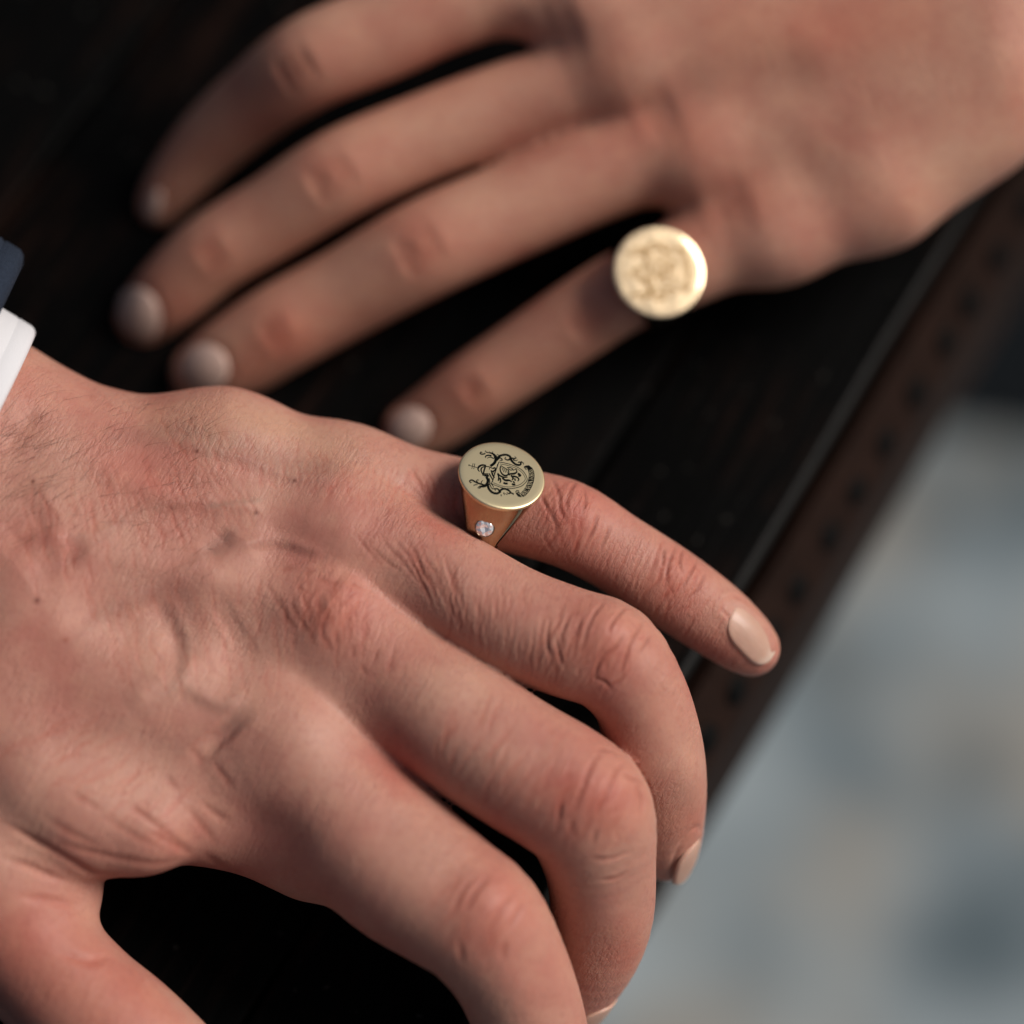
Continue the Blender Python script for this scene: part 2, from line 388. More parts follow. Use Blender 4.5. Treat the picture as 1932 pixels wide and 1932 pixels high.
me_stud = bpy.data.meshes.new('stud'); bm.to_mesh(me_stud); bm.free(); me_stud.materials.append(M_stud)
me_stud.polygons.foreach_set('use_smooth', [True] * len(me_stud.polygons))
slope = math.atan2(0.0065, 0.013)
for i in range(-5, 16):
    s_ = bpy.data.objects.new('stud', me_stud); link(s_)
    p = e1 + EDGE * (-0.004 + i * 0.0118 + random.uniform(-.0012, .0012)) + EPERP * 0.0078; p[2] = -0.0186
    s_.location = p; s_.rotation_euler = (0, -slope, math.atan2(EPERP[1], EPERP[0])); s_.scale = (0.4, 1, 1); keep(s_, bench)

# ================================================================== FRONT HAND
def front_hand():
    lo = C(-430, 2300, 540); hi = C(1560, 480, 540)
    Fd = Field((lo[0], lo[1], -52), (hi[0], hi[1], 52), 0.64)
    A = Fd.new(14.0); B = Fd.new(8.0)
    def pc(x0, y0, r0, d0, x1, y1, r1, d1, k=9.0):  # d: distance of the dorsal surface
        R0, R1 = r0 * S * d0 / 500, r1 * S * d1 / 500
        Fd.cone(A, C(x0, y0, d0 + R0), R0, C(x1, y1, d1 + R1), R1, k, 15)
    # forearm and wrist
    pc(-900, 470, 215, 462, -40, 838, 195, 486); pc(-1000, 650, 215, 460, -110, 1010, 205, 482)
    pc(-40, 838, 190, 486, 130, 900, 150, 489); pc(-110, 1010, 205, 482, 60, 1120, 165, 480)
    # metacarpals
    pc(150, 885, 140, 490, 420, 880, 130, 491); pc(420, 880, 130, 491, 650, 912, 98, 494)
    pc(130, 985, 150, 485, 640, 1000, 112, 488)
    pc(90, 1100, 155, 481, 620, 1165, 122, 483)
    pc(50, 1240, 155, 478, 530, 1400, 130, 478)
    pc(-60, 1330, 150, 477, 150, 1540, 120, 474); pc(80, 1480, 115, 474, 270, 1562, 92, 474, 6)
    pc(250, 1380, 150, 480, 400, 1490, 122, 481); pc(400, 1490, 122, 481, 590, 1578, 124, 481, 6)
    pc(200, 1000, 150, 496, 520, 1200, 150, 500)     # palm body
    pc(10, 1632, 60, 478, 156, 1680, 32, 483, 3)     # fold of the web over the thumb
    pc(560, 1285, 112, 483, 700, 1392, 92, 483, 7); pc(640, 1082, 95, 487, 750, 1150, 80, 488, 6); pc(660, 955, 85, 493, 780, 1000, 70, 496, 6)   # webs between the knuckles
    # thumb root
    pc(-120, 1430, 150, 476, -20, 1640, 145, 474, 5)
    fingers = {
      'little': [(640, 905, 98, 503), (760, 930, 90, 502), (850, 944, 84, 501), (930, 957, 80, 500), (1060, 985, 83, 498), (1160, 1040, 76, 499), (1262, 1107, 77, 500), (1345, 1165, 72, 502), (1395, 1204, 63, 503), (1418, 1223, 54, 504)],
      'ring': [(640, 995, 104, 496), (800, 1076, 104, 492), (955, 1166, 105, 488), (1072, 1212, 105, 486), (1148, 1238, 104, 486), (1205, 1310, 92, 488), (1232, 1400, 93, 492), (1246, 1480, 88, 497), (1252, 1560, 76, 503), (1258, 1603, 60, 507)],
      'middle': [(620, 1170, 122, 493), (740, 1275, 120, 489), (850, 1358, 127, 485), (964, 1434, 127, 482), (1060, 1491, 128, 481), (1110, 1536, 125, 482), (1132, 1630, 106, 487), (1136, 1720, 98, 493), (1120, 1790, 90, 498), (1085, 1862, 76, 504), (1058, 1915, 62, 508)],
      'index': [(530, 1405, 132, 490), (642, 1525, 143, 486), (752, 1630, 144, 482), (840, 1694, 134, 479), (905, 1742, 127, 478), (962, 1830, 113, 481), (1000, 1930, 106, 486), (1018, 2020, 98, 491), (1015, 2110, 84, 495), (1005, 2160, 66, 497)],
      'thumb': [(-60, 1560, 150, 492), (0, 1680, 148, 487), (62, 1796, 130, 484), (145, 1884, 124, 482), (226, 1955, 127, 481), (310, 2030, 122, 481), (380, 2095, 110, 482), (430, 2150, 84, 483)],
    }
    ch = {}
    for k, st in fingers.items():
        Bi = Fd.new(8.0); ch[k] = Fd.chain(Bi, st); B = smin(B, Bi, 0.7)
    F_ = smin(A, B, 6.0)
    V, Q = Fd.extract(F_); V = laplace(V, Q, 6)
    V, Q = subdivide(V, Q)
    V = laplace(V, Q, 4)
    return V, Q, ch
V, Q, CH = front_hand()
s = Sculpt(V, Q)
# broad forms: hollows, tendons, veins
HOL = (0.97, 0.93, 0.93)
for pts, w, a in [(c2([(700, 1350), (800, 1480), (860, 1590), (790, 1700)]), 26, -1.3), (c3([(1010, 330), (1090, 420)]), 36, -1.3),
                  (c2([(960, 1215), (1040, 1160), (1110, 1095)]), 13, -0.9), (c2([(120, 1320), (300, 1210), (420, 1180)]), 22, -0.9),
                  (c2([(240, 1060), (290, 1170), (340, 1210)]), 14, 0.7), (c2([(0, 1180), (120, 1080), (260, 980)]), 30, -1.0),
                  (c2([(0, 690), (90, 600), (200, 500)]), 16, -0.8), (c2([(970, 975), (1100, 938), (1240, 936)]), 7, -0.4),
                  (c2([(350, 720), (650, 860), (960, 985)]), 15, 0.45), (c2([(960, 1000), (1120, 960), (1260, 960)]), 12, 0.5),
                  (c2([(560, 640), (900, 600), (1250, 720), (1560, 790)]), 26, -0.5), (c2([(700, 560), (1100, 600), (1500, 690)]), 18, 0.5),
                  (c2([(1320, 1080), (1140, 1190), (1010, 1280), (880, 1420)]), 22, 0.9), (c2([(860, 1500), (960, 1700), (800, 1800)]), 22, 0.7),
                  (c2([(880, 1650), (1100, 1700), (1400, 1600)]), 36, 0.7), (c2([(1150, 1500), (1050, 1560)]), 30, -0.4),
                  (c3([(600, 230), (760, 130), (840, 60)]), 18, 0.7), (c3([(100, 330), (500, 300), (780, 160)]), 20, 0.6),
                  (c2([(300, 1400), (600, 1560), (760, 1640)]), 40, -0.9), (c2([(1850, 820), (1750, 950), (1850, 1100)]), 40, -0.6),
                  (c3([(1100, 720), (1350, 850), (1500, 960)]), 30, -0.7), (c3([(1000, 650), (1300, 560), (1700, 700)]), 60, 0.6),
                  (c3([(-60, 1600)]), 90, -1.5), (c9([(550, 500), (750, 650)]), 50, 0.7),
                  (c2([(1000, 1060), (1250, 1130), (1500, 1200), (1720, 1250)]), 34, 0.5)]:
    s.stroke(pts, w * 1.45, a * 0.8)
for pts, w, a in [([(1150, 1190)], 52, 0.9), ([(1140, 1488)], 60, 0.9), ([(935, 1705)], 62, 0.9), ([(1078, 945)], 46, 0.6), ([(1285, 1080)], 38, 0.35), ([(1310, 1480)], 40, 0.4),
                  ([(940, 1105), (1040, 1140)], 44, -0.5), ([(900, 1350), (1010, 1410)], 50, -0.55), ([(740, 1570), (830, 1640)], 56, -0.6), ([(1160, 1010), (1220, 1050)], 36, -0.3),
                  ([(1270, 1330), (1300, 1400)], 36, -0.35), ([(1190, 1620), (1190, 1700)], 40, -0.4), ([(1010, 1820), (1040, 1900)], 40, -0.4),
                  ([(620, 1150)], 70, 1.1), ([(560, 1370)], 80, 1.0), ([(650, 985)], 60, 0.8), ([(600, 1070), (520, 1050)], 40, -0.5), ([(560, 1270), (470, 1240)], 44, -0.5),
                  ([(560, 1140), (380, 1090), (180, 1040)], 30, 0.3), ([(480, 1350), (330, 1270), (120, 1190)], 34, 0.3), ([(580, 980), (400, 950), (220, 920)], 28, 0.25)]:
    s.stroke(pts, w, a, taper=False)
# knuckle and joint creases
cr = []
for L in ([(700, 110), (735, 190), (745, 270), (790, 330)], [(845, 108), (800, 160), (772, 230), (790, 300)], [(680, 250), (722, 330), (715, 400)],
          [(850, 160), (862, 230), (840, 300)], [(925, 270), (905, 350), (860, 420)], [(650, 190), (690, 270)], [(990, 330), (960, 400), (930, 460)],
          [(1300, 420), (1268, 500), (1250, 580), (1262, 640)], [(1330, 440), (1310, 520), (1332, 575)], [(1400, 500), (1352, 590), (1318, 655)],
          [(1240, 440), (1232, 540)], [(1440, 560), (1400, 640), (1350, 690)]): cr.append((c4(L), 2.9, 0.30, 0.68))
for L in ([(965, 690), (890, 790), (852, 900), (828, 965)], [(1062, 722), (995, 800), (962, 860)], [(1145, 785), (1072, 910), (1042, 1010), (1000, 1065)],
          [(972, 920), (922, 1010), (908, 1090)], [(790, 770), (750, 860), (760, 935)], [(845, 785), (810, 880)], [(1045, 855), (1002, 920), (942, 960)],
          [(720, 850), (742, 960), (762, 1025)], [(900, 1065), (960, 1085), (992, 1130)], [(690, 800), (680, 900), (710, 980)], [(1180, 860), (1120, 950)]):
    cr.append((c4(L), 3.0, 0.36, 0.66))
for L in ([(1300, 215), (1240, 330), (1190, 450), (1150, 560)], [(1445, 285), (1372, 340), (1332, 430), (1272, 560)], [(1270, 215), (1360, 235), (1420, 270)],
          [(1390, 350), (1460, 380), (1550, 385)], [(1280, 640), (1255, 720)], [(1150, 580), (1140, 660)], [(1480, 400), (1510, 480), (1500, 560)],
          [(1090, 500), (1080, 600)], [(1240, 792), (1350, 800), (1480, 755)], [(1270, 910), (1380, 905), (1460, 860)]):
    cr.append((c5(L), 3.8, 0.32, 0.74))
for L in ([(855, 955), (780, 1050), (700, 1180)], [(725, 885), (640, 970), (580, 1080)], [(555, 1220), (570, 1340)], [(900, 1000), (850, 1100), (800, 1180)],
          [(650, 880), (560, 980), (520, 1100)], [(800, 1230), (780, 1330)]): cr.append((c5(L), 5.0, 0.28, 0.78))
for L in ([(330, 470), (308, 560), (350, 660), (420, 760), (450, 860)], [(510, 410), (440, 520), (430, 640), (480, 760)], [(845, 480), (740, 510), (655, 600), (620, 680)],
          [(510, 550), (562, 640), (572, 700), (520, 760)], [(775, 590), (722, 700), (700, 800)], [(900, 680), (868, 760), (870, 840)], [(100, 400), (180, 520), (258, 650)],
          [(250, 560), (258, 650), (332, 760)], [(480, 340), (580, 410), (680, 390)], [(720, 380), (762, 420), (850, 460)], [(640, 760), (650, 900)],
          [(1085, 900), (1042, 1050), (1030, 1120)], [(820, 1020), (872, 1100)], [(560, 800), (600, 920)], [(950, 880), (930, 1000)], [(760, 860), (770, 980)],
          [(380, 330), (480, 300)], [(200, 300), (320, 280)]): cr.append((c9(L), 5.2, 0.12, 0.82))
for L in ([(880, 100), (950, 170), (1040, 250), (1140, 320)], [(960, 20), (1050, 140), (1150, 240), (1230, 350), (1310, 480)], [(1060, 50), (1180, 180), (1240, 300), (1300, 400), (1380, 560)],
          [(1180, 60), (1250, 180), (1290, 300), (1350, 420)], [(780, 20), (880, 150), (1000, 270)]):
    cr.append((c9(L), 3.4, 0.15, 0.80))
for L, a in (([(0, 780), (120, 850), (250, 920), (400, 1010), (520, 1080)], 0.9), ([(250, 880), (400, 920), (560, 960), (750, 985), (880, 960)], 0.5),
             ([(680, 820), (800, 880), (930, 950)], 0.5), ([(0, 960), (120, 990), (230, 1040), (330, 1070)], 0.9), ([(350, 980), (450, 1030), (640, 1055)], 0.5),
             ([(650, 740), (780, 830), (930, 940)], 0.4), ([(950, 680), (1030, 750), (1110, 790)], 0.4), ([(600, 700), (760, 800)], 0.3), ([(780, 560), (860, 650)], 0.3),
             ([(960, 930), (1060, 1000), (1180, 1060)], 0.4), ([(460, 740), (640, 850), (820, 930)], 0.3), ([(200, 760), (380, 860), (520, 920)], 0.35),
             ([(880, 700), (960, 800), (1040, 900)], 0.3), ([(1000, 480), (1080, 580), (1120, 640)], 0.3), ([(900, 420), (980, 520)], 0.25), ([(330, 640), (500, 740)], 0.25)):
    cr.append((c3(L), 7.5, a * 0.55, 0.84))
for p, w, a, r in cr: s.crease(p, w, a, r)
s.crease([(222, 1800), (165, 1812), (100, 1790)], 10, 0.35, .90); s.crease([(30, 1690), (100, 1700), (150, 1712)], 9, 0.3, .90)
# rows of fine lines across the fingers and the back of the hand
def rows(p0, p1, q0, q1, n, w, amt, jit, bow=0.0, red=0.92):
    p0, p1, q0, q1 = map(np.array, (p0, p1, q0, q1))
    for i in range(n):
        t = (i + rng.uniform(-.3, .3)) / n; a = p0 + (p1 - p0) * t; b = q0 + (q1 - q0) * t
        u0, u1 = sorted(rng.uniform(0, 1, 2)); 
        if u1 - u0 < 0.3: u0, u1 = max(0, u0 - .2), min(1, u1 + .2)
        n_ = np.array([-(b - a)[1], (b - a)[0]]); n_ = n_ / np.linalg.norm(n_)
        pts = [a + (b - a) * u + n_ * (bow * 4 * u * (1 - u) + rng.normal(0, jit)) for u in np.linspace(u0, u1, 6)]
        s.crease(pts, w, amt * rng.uniform(.5, 1.3), red)
rows((840, 1045), (1110, 1130), (850, 1215), (1060, 1330), 46, 3.0, 0.11, 2.0, red=.88)
rows((740, 985), (850, 1040), (820, 1160), (900, 1230), 22, 3.0, 0.10, 2.0, red=.88)
rows((1120, 925), (1400, 1130), (1060, 1070), (1330, 1245), 26, 2.8, 0.10, 2.0)
rows((770, 880), (860, 900), (830, 985), (880, 1010), 14, 3.2, 0.16, 2.0)
rows((880, 1260), (1160, 1420), (800, 1470), (1010, 1600), 26, 4.0, 0.08, 3.0, red=.92)
rows((300, 770), (800, 880), (330, 880), (760, 1000), 70, 2.8, 0.05, 3.0)
rows((40, 900), (420, 800), (60, 1150), (520, 1010), 60, 3.0, 0.055, 3.0)
rows((150, 1080), (560, 1060), (220, 1330), (560, 1330), 34, 3.2, 0.04, 3.0)
rows((-20, 1430), (300, 1600), (160, 1330), (430, 1500), 24, 4.6, 0.06, 3.0)
for a_ in (((1075, 1120), (1230, 1190), (1010, 1260), (1130, 1350), 26), ((1090, 1400), (1225, 1470), (1010, 1590), (1140, 1660), 22), ((1040, 905), (1130, 925), (1010, 1050), (1080, 1080), 18),
           ((1250, 1010), (1340, 1080), (1190, 1140), (1270, 1200), 14), ((880, 1610), (1010, 1720), (780, 1780), (900, 1850), 16), ((560, 1060), (700, 1120), (560, 1230), (690, 1300), 22)):
    rows(a_[0], a_[1], a_[2], a_[3], a_[4], 2.8, 0.10, 4.5, red=.88)
for pts, w, a in [([(100, 1250), (200, 1160), (300, 1110), (390, 1050), (450, 1000)], 13, .55), ([(300, 1110), (350, 1200), (340, 1290), (260, 1350)], 13, .6), ([(390, 1050), (520, 1020), (640, 1060)], 10, .4),
                  ([(340, 1290), (420, 1330), (470, 1300)], 12, .45), ([(60, 1010), (180, 1010), (290, 960), (400, 945), (500, 955)], 11, .45), ([(250, 830), (420, 850), (560, 900), (700, 905)], 12, .45)]:
    s.stroke(pts, w * 1.2, a * .8, (.93, .97, .98)); s.stroke([(x - 9, y + 14) for x, y in pts], w * 1.3, -a * .22)
# colouring of the skin, plus shade painted into the hollows
RED = (1.0, 0.80, 0.78); PALE = (1.05, 1.10, 1.08); BLU = (0.86, 0.93, 0.94)
for pts, w, t in [([(620, 1150)], 75, RED), ([(1130, 1215)], 80, RED), ([(1120, 1510)], 90, RED), ([(920, 1720)], 95, RED), ([(1075, 970)], 70, RED), ([(1275, 1085)], 60, RED),
                  ([(780, 1450), (740, 1400)], 60, RED), ([(820, 930), (850, 990)], 45, (1, .78, .76)), ([(200, 880), (330, 930)], 60, (1, .93, .92)), ([(300, 780), (520, 800), (640, 850)], 50, (1.0, 1.08, 1.02)),
                  ([(700, 1280), (900, 1300)], 50, PALE), ([(1250, 1340), (1280, 1420)], 45, PALE), ([(740, 1100), (640, 1060)], 40, PALE),
                  (c2([(560, 640), (900, 620), (1250, 730), (1560, 790)]), 22, BLU), (c2([(970, 1200), (1110, 1095)]), 12, (0.86, .92, .94)), (c2([(150, 1320), (420, 1180)]), 18, (.92, .95, .95)),
                  (c2([(1240, 940), (1000, 970)]), 6, (0.84, .92, .93)), (c3([(960, 240), (1100, 440)]), 24, (.94, .92, .93)), (c2([(720, 1370), (860, 1590), (790, 1700)]), 20, (.94, .92, .93)),
                  ([(1420, 1260), (1330, 1230)], 40, (1, .86, .84)), ([(1300, 1560)], 60, (1, .84, .80)), ([(1180, 1800)], 60, (1, .80, .76)), ([(40, 1800), (100, 1860), (250, 1920)], 120, (.98, .80, .77)),
                  ([(40, 1580), (150, 1640)], 24, (1.08, 1.1, 1.08))]:
    s.stroke(pts, w, 0.0, t, taper=False)
for (p, r) in ((c2([(1408, 848)]), 3.2), (c2([(1225, 1003)]), 4.2), (c2([(940, 705)]), 3.4), (c2([(178, 1418)]), 5.5), (c2([(315, 1608)]), 5.0), (c2([(158, 850)]), 4.0)):
    s.stroke(p, r, 0.06, (0.30, 0.18, 0.18) if r != 5.0 else (.75, .55, .5))
# the furrow round the little finger's nail
NAIL = {
 'little': [(1360, 1152), (1364, 1136), (1378, 1127), (1397, 1130), (1424, 1149), (1450, 1171), (1464, 1188), (1470, 1204), (1467, 1222), (1459, 1234), (1448, 1241), (1435, 1242), (1420, 1232), (1403, 1215), (1386, 1190), (1374, 1165)],
 'ring': [(1318, 1560), (1330, 1580), (1332, 1612), (1322, 1640), (1306, 1655), (1285, 1661), (1271, 1655), (1270, 1635), (1275, 1612), (1290, 1585), (1305, 1568)],
 'middle': [(1160, 1862), (1166, 1875), (1150, 1905), (1125, 1940), (1100, 1960), (1086, 1958), (1096, 1925), (1118, 1895), (1142, 1870)],
}
def closed(p): return p + [p[0]]
s.stroke(closed(NAIL['little']), 4.5, -0.22, (1, .88, .86), taper=False); s.stroke(closed(NAIL['little']), 14, 0.28, taper=False)
s.stroke(closed(NAIL['ring']), 4.5, -0.25, taper=False)
V = s.done()
person1 = empty('person', tuple(W(C(0, 1100, 520))))
tag(person1, 'hand of person in navy jacket and white shirt cuff, gripping bench edge, sharply in focus', 'person', 'people resting a hand on the bench')
hand1 = hand_mesh('hand', V, Q, s.tint, M_skin, person1)

class bvh:                                           # ray casts against a finished hand, in the C frame
    def __init__(s, o):
        s.t = BVHTree.FromObject(o, bpy.context.evaluated_depsgraph_get())
    def ray_cast(s, o, d):
        l, n, i, q = s.t.ray_cast(Vector(W(np.array(o))), Vector(Wd(np.array(d))))
        if l is None: return None, None, None, None
        return Vector(Cinv(np.array(l))), Vector(np.array(n) @ ROT), i, q
def nail3d(bv, P0, ax, nrm, L, Wd_, mat, parent, lift=0.2, arch=0.2, thick=0.5):
    """A nail plate seated on a fingertip: P0 a point on the finger axis, ax towards the tip, nrm outwards."""
    ax = np.array(ax, float); ax /= np.linalg.norm(ax); nrm = np.array(nrm, float); nrm -= ax * (nrm @ ax); nrm /= np.linalg.norm(nrm)
    lat = np.cross(nrm, ax); m_ = 48; rings = [1.0, 0.97, 0.9, 0.78, 0.62, 0.45, 0.28, 0.12]; UV = []
    for f in rings:
        for i in range(m_):
            t = 2 * math.pi * i / m_; ct, st = math.cos(t), math.sin(t); e = 2 / 2.9
            UV.append((f * L / 2 * math.copysign(abs(ct) ** e, ct), f * Wd_ / 2 * math.copysign(abs(st) ** e, st), f))
    g = []
    for u, v, f in UV:
        l, _, _, _ = bv.ray_cast(Vector(P0 + ax * u + lat * v + nrm * 14), Vector(-nrm))
        if l is not None:
            h = (np.array(l) - P0) @ nrm
            if h > 0: g.append((u, v, h))
    g = np.array(g); Mx = lambda a, b: np.stack([np.ones_like(a), a, a * a, b * b], 1)
    h0 = np.median(g[:, 2]); g = g[np.abs(g[:, 2] - h0) < 3]
    co = np.linalg.lstsq(Mx(g[:, 0], g[:, 1]), g[:, 2], rcond=None)[0]
    Vn = []
    for u, v, f in UV:
        h = float((Mx(np.array([u]), np.array([v])) @ co)[0]) + lift + arch * (1 - f * f) - (0.12 if f > .98 else 0)
        Vn.append(P0 + ax * u + lat * v + nrm * h)
    Vn.append(np.mean(Vn[-m_:], 0)); Fn = []
    for r_ in range(len(rings) - 1):
        for i in range(m_): Fn.append((r_ * m_ + i, r_ * m_ + (i + 1) % m_, (r_ + 1) * m_ + (i + 1) % m_, (r_ + 1) * m_ + i))
    k = (len(rings) - 1) * m_
    for i in range(m_): Fn.append((k + i, k + (i + 1) % m_, len(Vn) - 1))
    base = len(Vn)
    for i in range(m_): Vn.append(Vn[i] - nrm * thick)
    for i in range(m_): Fn.append((i, base + i, base + (i + 1) % m_, (i + 1) % m_))
    o = mesh_obj('fingernail', W(np.array(Vn)), Fn, mat); me = o.data
    bm = bmesh.new(); bm.from_mesh(me); bmesh.ops.recalc_face_normals(bm, faces=bm.faces); bm.to_mesh(me); bm.free()
    tt = []
    for p in Vn:
        u = float((np.array(p) - P0) @ ax) / (L / 2); v = float((np.array(p) - P0) @ lat) / (Wd_ / 2)
        f = 1 / (1 + math.exp(-(u - 0.78 + 0.10 * v * v) * 22)); l_ = 1 / (1 + math.exp((u + 0.68 - 0.3 * v * v) * 16))
        q = np.array([1.0, 1.0, 1.0]) * (1 - f) + np.array([1.22, 1.5, 1.6]) * f; tt.append((*(q * (1 + .14 * l_)), 1.0))
    at = me.attributes.new('tint', 'FLOAT_COLOR', 'POINT'); at.data.foreach_set('color', np.array(tt, np.float32).ravel())
    o.parent = parent; o.matrix_parent_inverse = parent.matrix_world.inverted(); return o
def nail(bv, outline, mat, parent, lift=0.22, thick=0.45, arch=0.25):
    # plate laid on the fingertip: rings shrinking to the middle, following the skin below
    eye = Vector((0, 0, 500.0)); O = np.array(outline, float); c = O.mean(0)
    P = []                                           # dense closed outline
    n = len(O)
    for i in range(n):
        p0, p1, p2, p3 = O[i - 1], O[i], O[(i + 1) % n], O[(i + 2) % n]
        for t in (0, .25, .5, .75):
            P.append(0.5 * (2 * p1 + (p2 - p0) * t + (2 * p0 - 5 * p1 + 4 * p2 - p3) * t * t + (3 * p1 - p0 - 3 * p2 + p3) * t ** 3))
    P = np.array(P); m_ = len(P); rings = [1.0, 0.97, 0.9, 0.78, 0.62, 0.45, 0.28, 0.12]
    pts = []; nor = []
    for f in rings:
        for p in P:
            q = c + (p - c) * f; d = (Vector(C(q[0], q[1], 480.0)) - eye).normalized()
            loc, nn, _, _ = bv.ray_cast(eye, d)
            if loc is None or (pts and False): pts.append(None); nor.append(None)
            else: pts.append(np.array(loc)); nor.append(np.array(nn))
    good = [i for i in range(len(pts)) if pts[i] is not None]
    G = np.array([pts[i] for i in good]); cc = G.mean(0); 
    # smooth the plate: fit a quadric over the plate's own plane
    u_, s_, vt = np.linalg.svd(G - cc); ex, ey, ez = vt
    if ez[2] < 0: ez = -ez
    if np.dot(np.cross(ex, ey), ez) < 0: ey = -ey
    a, b, h = (G - cc) @ ex, (G - cc) @ ey, (G - cc) @ ez
    ok = np.abs(h - np.median(h)) < 2.2
    Mx = lambda a, b: np.stack([np.ones_like(a), a, b, a * a, a * b, b * b], 1)
    co = np.linalg.lstsq(Mx(a[ok], b[ok]), h[ok], rcond=None)[0]
    Vn = []
    pl_n = ez; eye_c = np.array([0, 0, 500.0])
    for f in rings:
        for p in P:
            q = c + (p - c) * f; d = C(q[0], q[1], 480.0) - eye_c
            t = ((cc - eye_c) @ ez) / (d @ ez); X = eye_c + d * t
            for _ in range(4):                       # walk to the fitted surface along the ray
                aa, bb = (X - cc) @ ex, (X - cc) @ ey
                hh = float((Mx(np.array([aa]), np.array([bb])) @ co)[0]) + lift + arch * (1 - f * f) - (0.14 if f > .98 else 0)
                t = ((cc + ez * hh - eye_c) @ ez) / (d @ ez); X = eye_c + d * t
            Vn.append(X)
    Vn.append(np.mean(Vn[-m_:], 0))
    Fn = []
    for r_ in range(len(rings) - 1):
        for i in range(m_): Fn.append((r_ * m_ + i, r_ * m_ + (i + 1) % m_, (r_ + 1) * m_ + (i + 1) % m_, (r_ + 1) * m_ + i))
    k = (len(rings) - 1) * m_
    for i in range(m_): Fn.append((k + i, k + (i + 1) % m_, len(Vn) - 1))
    base = len(Vn)
    for i in range(m_): Vn.append(Vn[i] - ez * thick)
    for i in range(m_): Fn.append((i, base + i, base + (i + 1) % m_, (i + 1) % m_))
    o = mesh_obj('fingernail', W(np.array(Vn)), Fn, mat); me = o.data
    bm = bmesh.new(); bm.from_mesh(me); bmesh.ops.recalc_face_normals(bm, faces=bm.faces); bm.to_mesh(me); bm.free()
    o.parent = parent; o.matrix_parent_inverse = parent.matrix_world.inverted(); return o
bpy.context.view_layer.update()
BV1 = bvh(hand1)
nail3d(BV1, C(1389, 1210, 503), C(1418, 1223, 504) - C(1345, 1165, 502), (0.34, 0.45, 0.83), 11.2, 8.2, M_nail, hand1, lift=0.0, arch=0.20)
nail3d(BV1, C(1256, 1606, 505), C(1262, 1640, 509) - C(1250, 1540, 501), (0.88, -0.10, 0.45), 9.6, 9.0, M_nail, hand1)
nail3d(BV1, C(1076, 1884, 505), C(1050, 1930, 509) - C(1100, 1830, 501), (0.80, -0.30, 0.40), 9.8, 9.6, M_nail, hand1)
nail3d(BV1, C(1012, 2125, 495), C(1005, 2160, 497) - C(1016, 2080, 492), (0.75, 0.0, 0.66), 10.5, 10.5, M_nail, hand1)
nail3d(BV1, C(400, 2120, 482), C(430, 2150, 483) - C(350, 2070, 481), (-0.2, -0.3, 0.9), 12.5, 12.0, M_nail, hand1)

# sleeve of the front arm: white shirt cuff inside a navy jacket sleeve
def tube(name, c0, c1, ra, rb, grow, thick, mat, parent, n=72, m_=24, wob=0.0):
    c0, c1 = np.array(c0), np.array(c1); ax = (c1 - c0); L = np.linalg.norm(ax); ax = ax / L
    e2 = np.array([0, 0, 1.0]) - ax * ax[2]; e2 /= np.linalg.norm(e2); e1_ = np.cross(e2, ax)
    prof = [(0, 0), (0.008, .45), (0.02, .66), (.058, .7), (.062, .62), (.066, .62), (.070, .7)] + [(t, .7) for t in np.linspace(.10, 1, m_)]
    Vt = []; Ft = []
    for t, o_ in prof:
        for i in range(n):
            a = 2 * math.pi * i / n; g = 1 + grow * t + wob * math.sin(3 * a + 7 * t) * t
            Vt.append(c0 + ax * L * t + e1_ * math.cos(a) * (ra * g + thick * o_) + e2 * math.sin(a) * (rb * g + thick * o_))
    for t in (1.0, 0.3, 0.012, 0.0):                 # inside
        for i in range(n):
            a = 2 * math.pi * i / n; g = 1 + grow * t
            Vt.append(c0 + ax * L * t + e1_ * math.cos(a) * (ra * g - thick * .3) + e2 * math.sin(a) * (rb * g - thick * .3))
    K = len(Vt) // n
    for r_ in range(K):
        for i in range(n): Ft.append((r_ * n + i, r_ * n + (i + 1) % n, ((r_ + 1) % K) * n + (i + 1) % n, ((r_ + 1) % K) * n + i))
    o = mesh_obj(name, W(np.array(Vt)), Ft, mat)
    bm = bmesh.new(); bm.from_mesh(o.data); bmesh.ops.recalc_face_normals(bm, faces=bm.faces); bm.to_mesh(o.data); bm.free()
    if parent: keep(o, parent)
    return o
M_shirt = simple('white_cotton', (0.64, 0.64, 0.665), 0.85, spec=0.2, bump=0.25, bscale=3500, bdist=0.00015)
M_navy = simple('navy_wool', (0.020, 0.028, 0.045), 0.95, spec=0.15, var=0.5, scale=1500, bump=0.6, bscale=2600, bdist=0.0004)
tube('shirt_cuff', C(-98, 940, 501), C(-690, 640, 489), 31.8, 24.8, 0.10, 1.1, M_shirt, person1)
tube('jacket_sleeve', C(-152, 885, 501), C(-900, 520, 487), 39, 31, 0.12, 3.0, M_navy, person1, wob=0.02)

